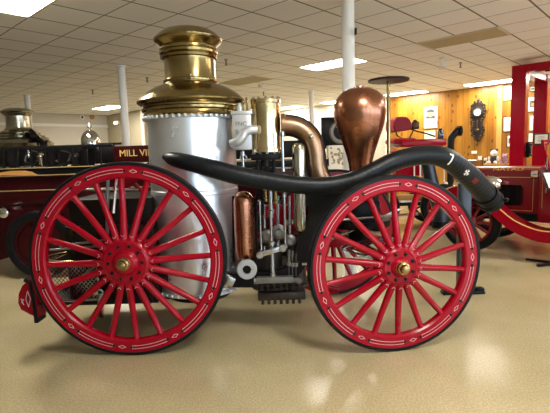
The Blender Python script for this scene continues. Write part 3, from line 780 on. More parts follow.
for o_ in (0,):
    for a, b in (((fx0, fz1), (fx1, fz1)), ((fx1, fz1), (fx1, fz0)), ((fx0, fz0), (fx1, fz0)), ((fx0, fz0), (fx0, fz1))): gline(a, b, hy0-.001)
hood = q.build('hood', ['darkred', 'gold'], trk, sharp=25)
q = MB(); q.box(((fx0+fx1)/2-.03, hy0-.002, (fz0+fz1)/2-.02), ((fx1-fx0)*.72, .006, (fz1-fz0)*.62))
for k in range(9): q.bar((fx0+.12+k*.07, hy0-.006, fz0+.1), (fx0+.12+k*.07, hy0-.006, fz1-.14), .01, .02)
q.build('louvre_panel', 'black', hood)
text_mesh('gold_lettering', 'NATAD', .062, 'gold', hood, TL(508, 169.3, hy0-.002), (PI/2, 0, 0), .003, 1.9)
q = MB(); q.bar((xn, hy0+.02, zt+.004), (xe, hy0+.02, zt+.004), .03, .012); q.build('hood_hinge', 'gold', hood)
q = MB(); q.box((xn-.04, .63, .9), (.10, .74, .80), bev=.03); q.build('radiator', 'nickel', trk)
q = MB(); ztc = zt+.02
q.box((xe+.20, .63, (zb+ztc)/2-.05), (.40, 1.06, ztc-zb+.1), bev=.03)
q.mi = 1
for a, b in (((xe+.05, .66), (xe+.05, ztc-.12)), ((xe+.05, ztc-.12), (xe+.36, ztc-.12)), ((xe+.36, .66), (xe+.36, ztc-.12))): gline(a, b, .099)
q.build('cowl', ['darkred', 'gold'], trk)
q = MB(); q.bar((xe+.10, .14, ztc-.02), (xe+.02, .14, ztc+.34), .04, .04, .006); q.bar((xe+.10, 1.12, ztc-.02), (xe+.02, 1.12, ztc+.34), .04, .04, .006); q.bar((xe+.02, .14, ztc+.34), (xe+.02, 1.12, ztc+.34), .04, .04, .006)
q.build('windscreen_frame', 'red', trk)
q = MB(); q.lathe([(.02, 0), (.05, .01), (.055, .04), (.05, .09), (.03, .1)], (xe+.0, .13, zt-.08), (-1, 0, 0), 20); q.tube([(xe+.0, .13, zt-.08), (xe+.08, .13, zt-.22)], .012, 8); q.tube([(xe+.09, .1, zt+.15), (xe+.09, .1, zt-.32)], .012, 8); q.build('side_lamp', 'chrome', trk)
q = MB(); q.box((xe+1.5, .63, .78), (2.2, 1.26, .62), bev=.04); q.build('body', 'darkred', trk)
q = MB(); q.box((xe+.85, .63, 1.2), (.5, 1.1, .22), bev=.05); q.box((xe+1.05, .63, 1.42), (.12, 1.1, .5), bev=.05); q.build('seat', 'leather', trk)
q = MB(); q.box((1.4, .63, .5), (3.6, .7, .12), bev=.01); q.build('chassis', 'black', trk)
# near and far front fenders sweeping into the running boards
for yc, nm in ((-.03, 1), (1.25, 1)):
    pr = [(-.50, .62), (-.40, .80), (-.22, .91), (0, .935), (.20, .86), (.42, .66), (.62, .50), (.86, .40), (1.1, .38), (1.9, .38)]
    path = spline([Vector((x_, yc, z_)) for x_, z_ in pr], 6)
    q = MB(); q.sweep(path, .30, .03)
    q.mi = 1; q.tube([p_+Vector((0, -.168, .022)) for p_ in path], .008, 6)
    q.mi = 0; sy_ = -1 if yc < .5 else 1
    q.sweep([p_+Vector((0, sy_*.158, -.055)) for p_ in path], .02, .15)
    q.build('fender', ['red', 'gold'], trk)
def truck_wheel(root, c, R, m_disc='darkred', ax=(0, -1, 0), nsp=12, disc=False):
    q = MB(); q.ring([(R*.74, -.05), (R*.80, -.065), (R*.94, -.06), (R, -.03), (R, .03), (R*.94, .06), (R*.80, .065), (R*.74, .05)], c, ax, 48); w = q.build('wheel', 'rubber', root)
    q = MB(); q.ring([(R*.66, -.035), (R*.76, -.04), (R*.76, .04), (R*.66, .035)], c, ax, 48)
    a = Vector(ax); x_ = Vector((1, 0, 0)); z_ = Vector((0, 0, 1)); c = Vector(c)
    for k in range(nsp):
        th = 2*PI*k/nsp; d = x_*math.cos(th)+z_*math.sin(th); q.tube([c+d*.06, c+d*R*.68], [.026, .02], 8)
    if disc: q.lathe([(R*.70, -.02), (R*.70, .015), (R*.4, .035)], c, ax, 40)
    q.lathe([(.09, -.06), (.09, .05), (.07, .06), (.05, .09), (.02, .1)], c, ax, 24); q.build('rim', m_disc, w)
    return w
truck_wheel(trk, (0, 0, .42), .42); truck_wheel(trk, (0, 1.26, .42), .42, ax=(0, 1, 0))
truck_wheel(trk, (2.6, 0, .42), .42); truck_wheel(trk, (2.6, 1.26, .42), .42, ax=(0, 1, 0))
q = MB(); q.tube([(0, 0, .42), (0, 1.26, .42)], .04, 10); q.tube([(2.6, 0, .42), (2.6, 1.26, .42)], .05, 10); q.build('axle', 'black', trk)
for px, py, yl in ((493.5, 184, .10), (460.5, 189.5, .02)):
    c = TL(px, py, yl); q = MB()
    q.lathe([(.02, .12), (.06, .11), (.10, .06), (.115, 0), (.115, -.05), (.125, -.055), (.125, -.075), (.09, -.085)], c, (1, 0, .0), 28)
    q.tube([c+Vector((.02, .0, -.1)), c+Vector((.02, .05, -.35))], .02, 8)
    q.build('headlight', 'chrome', trk)
# information stand in front of the truck, right edge
ib = atz(556, 265, 0)
inf = thing('information_stand', 'black footed stand with tilted cream card beside the red truck', 'stand', ib)
q = MB()
for a, l_ in ((.9, .2), (2.2, .36), (3.35, .27), (5.2, .3)): q.bar((0, 0, .03), (l_*math.cos(a), l_*math.sin(a), .014), .05, .026, .005)
q.build('foot', 'black', inf)
q = MB(); q.tube([(0, 0, .02), (0, 0, 1.02)], .018, 10); q.build('pole', 'black', inf)
q = MB(); q.box((-.0, -.02, 1.06), (.40, .24, .016), Matrix.Rotation(.95, 3, 'X'), .004); q.mi = 1; q.box((-.0, -.031, 1.068), (.37, .21, .008), Matrix.Rotation(.95, 3, 'X')); q.build('card', ['frame', 'paper'], inf)

# ================================================================== red post frame under the soffit
pf = thing('post_frame', 'tall red painted timber post frame standing behind the red truck', 'frame', ab(2.55, 9.95))
PO = Vector(pf.location)
def pbox(a0, a1, b0, b1, z0, z1, name, m='red'):
    q = MB(); q.prism([ab(a0, b0, z0), ab(a1, b0, z0), ab(a1, b1, z0), ab(a0, b1, z0)], (0, 0, z1-z0)); return q.build(name, m, pf, origin=PO)
pbox(2.40, 2.66, 9.84, 10.06, 0, 3.06, 'post'); pbox(2.40, 2.66, 11.62, 11.84, 0, 3.06, 'post')
pbox(2.42, 2.64, 10.06, 11.62, 2.90, 3.06, 'beam'); pbox(-1.6, 2.40, 9.86, 10.04, 2.92, 3.06, 'beam'); pbox(-1.84, -1.6, 9.84, 10.06, 0, 3.06, 'post')
q = MB()
for k in range(8): 
    p_ = ab(2.2-k*.28, 10.4+.1*math.sin(k*2), 2.98); q.tube([p_, ab(2.2-(k+1)*.28, 10.4+.1*math.sin(k*2+2), 2.98)], .035, 6)
q.build('hanging_tackle', 'black', pf, origin=PO)
# things on and about the posts
def wallrot(n=RB): 
    # local x along the wall to the right (seen from the room), local y out of wall into room is -n
    return math.atan2(-RA.y, -RA.x)
def framed(name, px0, py0, px1, py1, b, label, cat, art, fm='frame', group=None, fw=.02):
    p0 = onwall(px0, py0, RB, b); p1 = onwall(px1, py1, RB, b); c = (p0+p1)/2
    w = abs((p1-p0).dot(-RA)); h = abs(p0.z-p1.z)
    t = thing(name, label, cat, c, wallrot(), group)
    q = MB(); q.box((0, .0, 0), (w, .016, h), bev=.003); q.build('backing', fm, t)
    q = MB(); q.box((0, -.010, 0), (w-2*fw, .008, h-2*fw)); q.build('print', 'paper', t)
    if art:
        q = MB()
        mats = art(q, w, h); q.build('picture', mats, t)
    return t
def art_lines(q, w, h):
    for k in range(5): q.box((0, -.0150, h*(.22-.11*k)), (w*(.5 if k % 2 else .35), .002, h*.025))
    return ['print_']
def art_photo(q, w, h):
    q.box((0, -.0150, h*.02), (w*.5, .002, h*.42)); q.mi = 1; q.box((.0, -.0165, -h*.02), (w*.26, .002, h*.2)); return ['print_', 'wood']
def art_head(q, w, h):
    def oval(cx_, cz_, a_, b_, y_, lo=0, hi=360):
        q.prism([(cx_+a_*math.cos(math.radians(t_)), y_, cz_+b_*math.sin(math.radians(t_))) for t_ in range(lo, hi, 15)], (0, .001, 0))
    q.box((0, -.0145, h*.17), (w*.86, .001, h*.54)); q.mi = 2; oval(0, -h*.02, w*.34, h*.13, -.0165, 0, 181)
    q.mi = 1; oval(0, h*.15, w*.21, h*.13, -.018); q.mi = 2; oval(-w*.02, h*.20, w*.33, h*.19, -.0195, 15, 166)
    q.box((0, -.0150, -h*.36), (w*.8, .002, .02)); q.box((0, -.0150, -h*.28), (w*.5, .002, .015)); return ['print_grey', 'skin', 'print_']
W0 = BH-.012
framed('portrait_print', 424.2, 107.5, 437.3, 128, W0, 'tall print of a person wearing a dark hat on the pine wall', 'picture', art_head, 'paper', fw=.012)
framed('notice', 424.5, 131, 435.5, 140.5, W0, 'small yellowed notice hanging below the portrait print', 'notice', art_lines, 'gold', fw=.01)
framed('switch_plate', 471.5, 151, 476.8, 153.8, W0, 'small white plate low on the pine wall under the clock', 'plate', None, 'paper', fw=.006)
GF = 'framed papers on the pine wall right'
framed('framed_certificate', 503.3, 117, 513.5, 131.5, W0, 'framed paper just left of the front red post at mid height', 'frame', art_lines, group=GF)
framed('framed_certificate', 507, 135, 514, 147, W0, 'framed paper just left of the front red post, lower one', 'frame', art_photo, group=GF)
framed('framed_certificate', 503.5, 86, 513, 100, W0, 'framed paper just left of the front red post, uppermost', 'frame', art_lines, 'wood', group=GF)
framed('framed_certificate', 527, 97, 539, 111.5, W0, 'large framed paper between the two red posts, upper', 'frame', art_photo, group=GF)
framed('framed_certificate', 529.5, 115.5, 539.5, 130.5, W0, 'framed paper between the two red posts, middle, with wooden frame', 'frame', art_lines, 'wood', group=GF)
framed('framed_certificate', 528, 132.8, 533.4, 142.5, W0, 'small framed paper between the two red posts, lower', 'frame', art_lines, group=GF)
framed('framed_certificate', 530, 86.5, 535.5, 91.5, W0, 'tiny dark framed picture between the two red posts near the top', 'frame', art_photo, group=GF)
framed('framed_certificate', 533.8, 133.5, 549, 144.5, 11.6, 'black framed certificate hung on the farther red post', 'frame', art_lines, group=GF, fw=.03)
# wall telephone on the front post's inner side
c = onwall(526.5, 150, RB, 9.98)
t = thing('wall_telephone', 'black telephone on the side of the front red post', 'telephone', c, wallrot())
q = MB(); q.box((.03, 0, 0), (.06, .14, .30), bev=.01); q.build('body', 'black', t)
q = MB(); q.box((.08, -.03, .0), (.035, .05, .24), bev=.015); q.box((.085, -.03, .1), (.06, .06, .05), bev=.015); q.box((.085, -.03, -.1), (.06, .06, .05), bev=.015); q.build('handset', 'glass', t)

# wall clock, ornate
cp = onwall(478, 122, RB, BH-.06); kk = (onwall(479, 122, RB, BH)-onwall(478, 122, RB, BH)).length
cl = thing('wall_clock', 'ornate dark carved pendulum clock with white dial on the pine wall', 'clock', cp, wallrot())
kv = abs(onwall(478, 123, RB, BH).z-onwall(478, 122, RB, BH).z); kh = abs((onwall(479, 122, RB, BH)-onwall(478, 122, RB, BH)).dot(RA))
out = [(0, 20), (2, 18.5), (3.5, 20), (5, 17.5), (6.8, 16.5), (6.2, 13.5), (7.4, 11), (6.6, 8), (6.9, 5), (5, 2.5), (4.3, 0), (4.4, -3), (5.8, -5), (6.6, -8), (5.4, -10.5), (5.8, -13), (3.6, -14.5), (2.4, -17), (0, -20)]
poly = [Vector((x_*kh, .05, y_*kv)) for x_, y_ in out]+[Vector((-x_*kh, .05, y_*kv)) for x_, y_ in reversed(out[1:-1])]
q = MB(); q.prism(poly, (0, -.10, 0))
for x_, y_, r_ in [(x_, y_, 1.1) for x_, y_ in out[1:-1]]+[(-x_, y_, 1.1) for x_, y_ in out[1:-1]]: q.ball((x_*kh*.92, -.05, y_*kv), r_*kh, 1, .7, 1.2, 8)
q.ring([(3.9*kh, 0), (5.2*kh, 0), (5.4*kh, .03), (4.2*kh, .04)], (0, -.05, 9.5*kv), (0, -1, 0), 28)
q.lathe([(1*kh, 0), (1.4*kh, .04), (.5*kh, .09)], (0, -.0, 20*kv), (0, 0, 1), 10)
q.build('case', mat('dark carved walnut', (.018, .010, .007), .35, noise=.5, nscale=30), cl)
q = MB(); q.lathe([(3.5*kh, 0), (3.5*kh, .02)], (0, -.06, 9.5*kv), (0, -1, 0), 32); q.build('dial', 'paper', cl)
q = MB(); q.bar((0, -.084, 9.5*kv), (.0, -.084, 11.8*kv), .004, .02); q.bar((0, -.084, 9.5*kv), (1.7*kh, -.084, 8.8*kv), .004, .02)
for k in range(12): 
    th = k*PI/6; q.box((2.9*kh*math.sin(th), -.082, 9.5*kv+2.9*kh*math.cos(th)), (.012, .004, .03), Matrix.Rotation(th, 3, 'Y'))
q.build('hands', 'print_', cl)
q = MB(); q.lathe([(2.0*kh, 0), (2.0*kh, .015), (.8*kh, .02)], (0, -.06, -8*kv), (0, -1, 0), 24); q.tube([(0, -.06, -6*kv), (0, -.06, 2*kv)], .01, 8); q.build('pendulum', 'brass', cl)

# stove pipe elbow and stove
sb = atz(447.5, 250, 0); SY = 9.6
sx = at(450, 200, SY); stv = thing('stove_pipe', 'grey stove pipe with elbow rising behind the red seat', 'pipe', (sx.x, SY, 0))
z1 = at(450, 136, SY).z; e1 = at(459.5, 131, SY)
q = MB(); q.tube(spline([Vector((sx.x, SY, .0)), Vector((sx.x, SY, .8)), Vector((sx.x, SY, z1-.15)), Vector((sx.x+.03, SY, z1-.02)), Vector((sx.x+.12, SY, e1.z)), Vector((e1.x-.06, SY, e1.z+.01)), Vector((e1.x, SY, e1.z))], 6), 3.2*mpp(SY), 18)
q.build('pipe', 'olive', stv, origin=Vector(stv.location))
q = MB(); q.ring([(4.2*mpp(SY), -.03), (5.0*mpp(SY), -.03), (5.0*mpp(SY), .03), (4.2*mpp(SY), .03)], e1, (1, 0, 0), 20); q.lathe([(4.3*mpp(SY), -.01), (4.3*mpp(SY), .01)], e1, (1, 0, 0), 20); q.build('flange', 'iron', stv, origin=Vector(stv.location))

# display table with toys behind the bonnet
tc_ = onwall(496, 164, RB, 12.5); zt_ = tc_.z
tbl = thing('display_table', 'small pine display table against the pine wall behind the red bonnet', 'table', (tc_.x, tc_.y, 0), wallrot())
q = MB(); q.box((0, 0, zt_-.02), (1.0, .5, .04), bev=.006); q.build('tabletop', 'wood', tbl)
for sx_ in (-.45, .45):
    for sy_ in (-.2, .2):
        q = MB(); q.box((sx_, sy_, (zt_-.04)/2), (.05, .05, zt_-.04)); q.build('leg', 'wood', tbl)
def plush(dx, s, body, head, label, earm='plush'):
    c = Vector((tc_.x, tc_.y, 0))-RA*dx
    t = thing('plush_toy', label, 'toy', (c.x, c.y, zt_+.002), wallrot()-.1, 'toys on the display table')
    q = MB(); q.ball((0, 0, .119*s), .11*s, 1, .85, 1.05, 14); q.build('body', body, t)
    q = MB(); q.ball((0, -.02, .28*s), .09*s, 1, .95, .95, 14); q.ball((0, -.10*s, .26*s), .04*s, seg=8); q.build('head', head, t)
    for sx_ in (-1, 1):
        q = MB(); q.ball((sx_*.07*s, -.01, .36*s), .032*s, 1, .5, 1.3, 8); q.build('ear', earm, t)
        q = MB(); q.ball((sx_*.11*s, -.05, .14*s), .035*s, 1, 1, 2, 8); q.build('arm', head, t)
        q = MB(); q.ball((sx_*.08*s, -.12*s, .045*s), .045*s, 1, 1.5, 1, 8); q.build('foot', head, t)
plush(-.05, 1.0, 'print_', 'plush', 'largest plush toy with black body and white head on display table', 'print_')
plush(.21, .7, 'pinkplush', 'pinkplush', 'mauve plush toy beside the black and white one', 'pinkplush')
plush(.43, .7, 'plush', 'plush', 'small white plush toy next to the red post')
plush(-.40, .55, 'redplastic', 'plush', 'toy with red body at the left end of table')
plush(-.26, .45, 'print_', 'plush', 'smallest toy, black bodied, between the red bodied toy and the big black and white one')

# ================================================================== red carriage with a driver's seat, behind the front wheel
YV = 8.3; KV = mpp(YV)
vx = at(412, 200, YV).x
cv = thing('hose_carriage', 'red carriage with dark red driver seat behind the big black hose', 'carriage', (vx, YV, 0)); VO = Vector(cv.location)
def V(q, name, m, parent=None, **k): return q.build(name, m, parent or cv, origin=VO, **k)
a0 = at(396, 147, YV); a1 = at(441, 139, YV)
q = MB(); q.box(((a0.x+a1.x)/2+.06, YV+.25, a1.z-.06), (a1.x-a0.x, .8, .13), bev=.03); q.box((vx+.05, YV+.3, a1.z-.42), (.7, .62, .5), bev=.03); V(q, 'body', 'red')
s0 = at(405, 141, YV)
q = MB(); q.box((s0.x-.02, YV+.25, s0.z+.0), (.42, .7, .10), bev=.04); V(q, 'seat', 'leather')
b0 = at(393.5, 131, YV); b1 = at(411, 116.5, YV)
poly = [at(x_, y_, YV) for x_, y_ in ((395, 131.5), (393.4, 127), (394, 119.5), (396, 117), (402, 116.6), (407, 116.8), (410.5, 120), (412.3, 126), (412, 129.5), (404, 131))]
q = MB(); q.prism(poly, (0, .62, 0)); bo = V(q, 'backrest', 'leather')
bo.modifiers.new('bevel', 'BEVEL').width = .02
q = MB(); q.tube(spline([at(396, 131, YV), at(397, 135, YV), at(402, 138.5, YV), at(409, 139, YV)], 5), .014, 8)
q.tube(spline([at(411, 129, YV), at(416, 131, YV), at(426, 133.5, YV), at(435, 136.5, YV)], 5), .014, 8); q.tube([at(409, 139, YV), at(413, 131, YV)], .012, 8); V(q, 'seat_rail', 'iron')
q = MB(); c = at(415, 125.5, YV+.3); q.box(c, (.14, .12, .14), bev=.02); q.lathe([(.05, .07), (.02, .11)], c, seg=12); V(q, 'lantern', mat('dark bronze', (.06, .03, .015), .4, metal=.7))
q = MB(); c = at(440.5, 134.5, YV); q.box(c, (.09, .09, .16), bev=.012); q.lathe([(.05, .08), (.03, .11)], c, seg=12); V(q, 'lamp', 'glass')
ch = at(415, 199, YV); q = MB(); q.box((vx+.05, YV+.3, at(415, 204, YV).z), (1.5, .55, .07), bev=.01); q.tube([at(390, 188, YV), at(440, 187, YV)], .05, 12); V(q, 'chassis', 'iron')
q = MB(); q.box((vx+.05, YV-.01, at(415, 197, YV).z), (1.1, .04, .10), bev=.01); V(q, 'step_board', 'wood')
for sx_ in (-.68, .55):
    for yy in (YV-.1, YV+.72):
        truck_w = truck_wheel
        w = truck_wheel(cv, (sx_, yy-YV, .42), .42, ax=(0, -1, 0) if yy < YV else (0, 1, 0))
q = MB(); 
for sx_ in (-.68, .55): q.tube([(vx+sx_, YV-.1, .42), (vx+sx_, YV+.72, .42)], .03, 8); q.box((vx+sx_, YV+.3, .56), (.08, .5, .3), bev=.01)
V(q, 'axle', 'iron')
q = MB()
for px in (414.3, 420.3, 433.2, 444.2): q.tube([at(px, 140, YV-.05), at(px, 182, YV-.05)], .014, 8)
q.ball(at(446, 183.5, YV-.05), .035, seg=10)
V(q, 'grab_rail', 'post')
# dark hose bundle hanging at the carriage's tail
YU = 6.3
t0 = at(430, 165, YU); dh = thing('leather_bucket_hose', 'short blue black hose hanging behind the front wheel top', 'hose', (at(438, 200, YU).x, YU, 0))
dh.name = 'short_hose'
q = MB(); hp2 = spline([at(426, 156, YU), at(429, 170, YU), at(432, 185, YU), at(437, 200, YU), at(441, 214, YU), at(441, 224, YU)], 6)
q.tube(hp2, [(6.2+1.6*i/len(hp2))*mpp(YU) for i in range(len(hp2))], 18); q.build('hose', 'bluesteel', dh, origin=Vector(dh.location))
q = MB(); q.lathe([(9*mpp(YU), -.05), (9*mpp(YU), .05), (6*mpp(YU), .07)], hp2[-1], (0, 0, -1), 20); q.build('coupling', 'black', dh, origin=Vector(dh.location))

# black disc canopy on a brass pole
YD = 6.0; dc = at(388.5, 80.5, YD)
ds = thing('canopy_stand', 'flat black disc on a thin brass pole right of the air chamber', 'stand', (dc.x, YD, 0)); DO = Vector(ds.location)
KD = mpp(YD)
q = MB(); q.lathe([(19.5*KD, dc.z-.012), (19.8*KD, dc.z), (19.5*KD, dc.z+.015), (5*KD, dc.z+.04), (.01, dc.z+.045)], Vector((dc.x, YD, 0)), seg=40); q.build('disc', 'iron', ds, origin=DO)
q = MB(); q.tube([(dc.x, YD, 0), (dc.x, YD, dc.z)], 1.9*KD, 14); q.build('pole', 'brass', ds, origin=DO)
q = MB(); q.lathe([(.22, 0), (.22, .02), (.05, .05), (.03, .06)], Vector((dc.x, YD, 0)), seg=28); q.build('base', 'iron', ds, origin=DO)

# dark display board with wreath and white patterned panel behind the copper pipe
YW = 12.8
p0 = at(321, 117.5, YW); p1 = at(347, 148, YW); p2 = at(325, 146, YW); p3 = at(349, 163, YW)
dbd = thing('display_board', 'dark display board with a grey wreath behind the copper pipe', 'board', ((p0.x+p1.x)/2, YW, 0)); BO = Vector(dbd.location)
q = MB(); q.box(((p0.x+p1.x)/2, YW, (p0.z+p1.z)/2), (p1.x-p0.x, .05, p0.z-p1.z), bev=.005)
for x_ in (p0.x+.05, p1.x-.05): q.box((x_, YW+.01, p1.z/2), (.05, .05, p1.z))
q.build('board', 'black', dbd, origin=BO)
q = MB(); q.ring([(.22, -.03), (.30, -.05), (.34, 0), (.28, .03)], at(341, 132, YW-.06), (0, 1, 0), 24); q.build('wreath', 'greyiron', dbd, origin=BO)
wp = thing('patterned_case', 'white box with scattered floral pattern below the dark board', 'case', ((p2.x+p3.x)/2, YW-.6, 0)); WO = Vector(wp.location)
q = MB(); q.box(((p2.x+p3.x)/2, YW-.6, p2.z/2), (p3.x-p2.x, .5, p2.z), bev=.01); q.mi = 1
for k in range(40):
    x_ = random.uniform(p2.x+.05, p3.x-.05); z_ = random.uniform(p3.z, p2.z-.05); q.ball((x_, YW-.853, z_), random.uniform(.02, .045), 1, .1, random.uniform(.6, 1.5), 6)
q.build('case', ['paper', mat('faded print', (.30, .25, .16), .7)], wp, origin=WO)

# ================================================================== the left hand ladder truck
YL = 5.62
lb = Vector((at(41, 240, YL).x, YL, 0))
lt = thing('ladder_truck', 'dark red ladder truck with gold lettered sign board behind the big rear wheel', 'fire truck', lb); LO = Vector(lt.location)
def L(q, name, m, parent=None, **k): return q.build(name, m, parent or lt, origin=LO, **k)
zL = lambda y, px=20: at(px, y, YL).z
X0, X1 = -5.9, .70
def slabL(q, y_top, y_bot, d0, d1, x0=X0, x1=X1, bev=.006):
    zt, zb = zL(y_top), zL(y_bot); q.box(((x0+x1)/2, YL+(d0+d1)/2, (zt+zb)/2), (x1-x0, d1-d0, zt-zb), bev=bev)
q = MB(); slabL(q, 177, 206, .06, 1.36, bev=.03); L(q, 'body', 'oxblood')
q = MB(); slabL(q, 206, 222, .22, 1.2); L(q, 'chassis', 'black')
q = MB()
for ya, yb_, m_ in ((190.6, 191.5, 0), (168, 168.8, 1), (175.6, 176.3, 1)):
    slabL(q, ya, yb_, .0 if m_ else .05, .03 if m_ else .07, bev=.001)
L(q, 'gold_stripe', mat('faded gold line', (.36, .26, .11), .4))
q = MB(); slabL(q, 169, 176, .015, .06); slabL(q, 169, 176, 1.3, 1.36)
for k in range(22): q.box((X0+.15+k*.3, YL+.68, zL(172.5)), (.03, 1.26, .03))
L(q, 'ladder', 'black')
q = MB(); poly = [at(x_, y_, YL-.004) for x_, y_ in ((-8, 175.4), (0, 172.6), (10, 171), (24, 170.6), (31, 172), (38, 175.4))]
q.prism(poly, (0, .02, 0)); L(q, 'saw_blade', 'wood')
# equipment rack above
q = MB(); slabL(q, 146.5, 149.5, .0, .05, x1=at(112, 150, YL).x); slabL(q, 146.5, 149.5, 1.3, 1.36); slabL(q, 147, 167, 1.0, 1.04)
for px in range(-12, 116, 14):
    x_ = at(px, 158, YL).x; q.box((x_, YL+.03, (zL(168)+zL(148))/2), (.018, .02, zL(148)-zL(168)))
L(q, 'rack', 'iron')
for k, px in enumerate((4, 12, 33, 42, 53, 64, 77, 88)):
    q = MB(); c = at(px, 166.5, YL+.3); s_ = random.uniform(.8, 1.15)
    if k % 3 == 0:
        q.lathe([(.07*s_, 0), (.075*s_, .02), (.05*s_, .03), (.055*s_, .10), (.06*s_, .13), (.03*s_, .17), (.01, .18)], c, seg=16); m_ = 'nickel' if k % 2 else 'iron'; nm = 'lantern'
    elif k % 3 == 1:
        q.lathe([(.08*s_, 0), (.10*s_, .20), (.102*s_, .205)], c, seg=16); q.tube([c+Vector((.1*math.cos(t_), 0, .2+.06*math.sin(t_))) for t_ in [i*PI/8 for i in range(9)]], .006, 6); m_ = 'iron'; nm = 'bucket'
    else:
        q.tube(spline([c+Vector((.09*math.cos(t_)*(1), .03*math.sin(3*t_), .11+.09*math.sin(t_))) for t_ in [i*PI/6 for i in range(13)]], 3), .018, 8); m_ = 'olive'; nm = 'rope_coil'
    L(q, nm, m_)
q = MB(); q.lathe([(.008, 0), (.018, .03), (.010, .06), (.012, .1)], at(29, 158, YL+.02), seg=10); L(q, 'nozzle', 'chrome')
# name board
s0, s1 = at(113, 146.5, YL-.02), at(168, 160.5, YL-.02)
q = MB(); q.box(((s0.x+s1.x)/2, YL, (s0.z+s1.z)/2), (s1.x-s0.x, .04, s0.z-s1.z), bev=.004); sb_ = L(q, 'sign_board', 'oxblood')
tm = text_mesh('lettering', 'MILL VILLAGE', .118, 'gold', sb_, (0, 0, 0), (PI/2, 0, 0), .004, .95)
tm.location = Vector((at(119.5, 152.8, YL-.03).x, YL-.024, at(135, 153.2, YL-.03).z))-LO
bpy.context.view_layer.update()
tm.data.transform(Matrix.Translation((-min(v.co.x for v in tm.data.vertices), 0, 0)))
# bell
bc = at(91, 146, YL+.5); KB = mpp(YL+.5); q = MB()
q.lathe([(8.8*KB, .0), (9*KB, .02), (8.9*KB, 5*KB), (8.2*KB, 9*KB), (6.4*KB, 12.5*KB), (4*KB, 14.6*KB), (1.6*KB, 15.4*KB), (1*KB, 15.6*KB), (1*KB, 17.5*KB), (2.2*KB, 18.5*KB), (1.8*KB, 20.5*KB), (.5*KB, 23*KB)], bc, seg=32); L(q, 'bell', 'chrome')
q = MB(); q.box(bc+Vector((0, 0, -.06)), (.2, .12, .12), bev=.01); q.bar(bc+Vector((0, 0, .02)), bc+Vector((.42, 0, .02)), .03, .03); L(q, 'bell_bracket', 'iron')
# front wheel, fender, lamp
def fend(c, R):
    q = MB(); pts = [Vector((c[0]+R*math.cos(a_), c[1]+.10, c[2]+R*math.sin(a_))) for a_ in [math.radians(200-i*12) for i in range(17)]]; q.sweep(pts, .34, .03, up=(0, 1, 0)); return q
q = fend((lb.x, YL-.0, .44), .54); L(q, 'fender', 'oxblood')
for x_ in (0, 3.1):
    truck_wheel(lt, (x_, 0, .44), .44, 'oxblood', disc=True); truck_wheel(lt, (x_, 1.4, .44), .44, 'oxblood', ax=(0, 1, 0), disc=True)
q = MB()
for x_ in (0, 3.1): q.tube([(lb.x+x_, YL, .44), (lb.x+x_, YL+1.4, .44)], .04, 8)
L(q, 'axle', 'black')
q = MB(); slabL(q, 222, 226, -.02, .3, x0=at(75, 222, YL).x, x1=X1-.9); L(q, 'running_board', 'black')
q = MB(); c = at(5.5, 212.5, YL-.02); q.lathe([(.03, -.06), (.052, -.02), (.06, .03), (.064, .05), (.05, .06), (.02, .066)], c, (0, -1, 0), 24); L(q, 'side_lamp', 'chrome')
q = MB(); slabL(q, 207, 232, .12, .9, x0=-4.3, x1=-3.45, bev=.02); L(q, 'tool_box', 'oxblood')

# ================================================================== second steam engine, far left
YF = 9.0; KF = mpp(YF); fb = Vector((at(21, 150, YF).x, YF, 0))
se = thing('steam_pumper', 'distant steam pumper with nickel and brass dome behind the ladder truck', 'fire engine', fb); SO = Vector(se.location)
zF = lambda y: at(19, y, YF).z
def F(q, name, m, **k): return q.build(name, m, se, origin=SO, **k)
q = MB(); q.lathe([(24*KF, .45), (24*KF, zF(150)), (22*KF, zF(149))], fb, seg=40); F(q, 'boiler', 'nickel')
q = MB(); q.lathe([(r*KF, zF(y)) for r, y in ((24, 150), (29, 147), (30, 144), (28, 142.6), (25.5, 140), (26, 139), (22, 137), (22.4, 136), (18.5, 134.2), (19, 133.2), (15.5, 131.5), (13, 130.3), (11.5, 128.0))], fb, seg=40); F(q, 'dome', 'nickel', sharp=25)
q = MB(); q.lathe([(r*KF, zF(y)) for r, y in ((11.3, 130), (11, 127), (10.8, 120), (11, 116.5), (12.5, 115), (14.5, 113), (14.8, 112), (14, 111), (11, 109.2), (9, 108.6), (8.5, 110))], fb, seg=40); F(q, 'chimney', 'nickel', sharp=25)
q = MB(); c = at(31, 136, YF-.5); q.ball(c, .075, 1, 1, 1, 14); q.lathe([(.09, 0), (.05, .12)], c, (0, -1, 0), 16); F(q, 'lamp', 'black')
q = MB()
pl = [at(x_, y_, YF-.3) for x_, y_ in ((30, 131), (34, 134), (37, 138), (40, 141), (44, 144), (46, 147))]
q.tube(spline(pl, 4), .05, 8)
for px in (36, 41, 46.5): q.tube([at(px, 147, YF-.3), at(px, 140, YF-.3)], .02, 8)
q.box((fb.x+.2, YF, .9), (1.9, .9, .16), bev=.02)
F(q, 'pump_gear', 'iron')
for x_ in (-.75, .95):
    for yy in (-.75, .75):
        q = MB(); c = fb+Vector((x_, yy, .62)); q.ring([(.54, -.03), (.62, -.03), (.62, .03), (.54, .03)], c, (0, 1, 0), 40); q.lathe([(.1, -.08), (.1, .08)], c, (0, 1, 0), 16)
        for k in range(14): th = 2*PI*k/14; q.tube([c, c+Vector((.56*math.cos(th), 0, .56*math.sin(th)))], .02, 6)
        F(q, 'wheel', 'red')
    q = MB(); q.tube([fb+Vector((x_, -.75, .62)), fb+Vector((x_, .75, .62))], .04, 8); F(q, 'axle', 'iron')

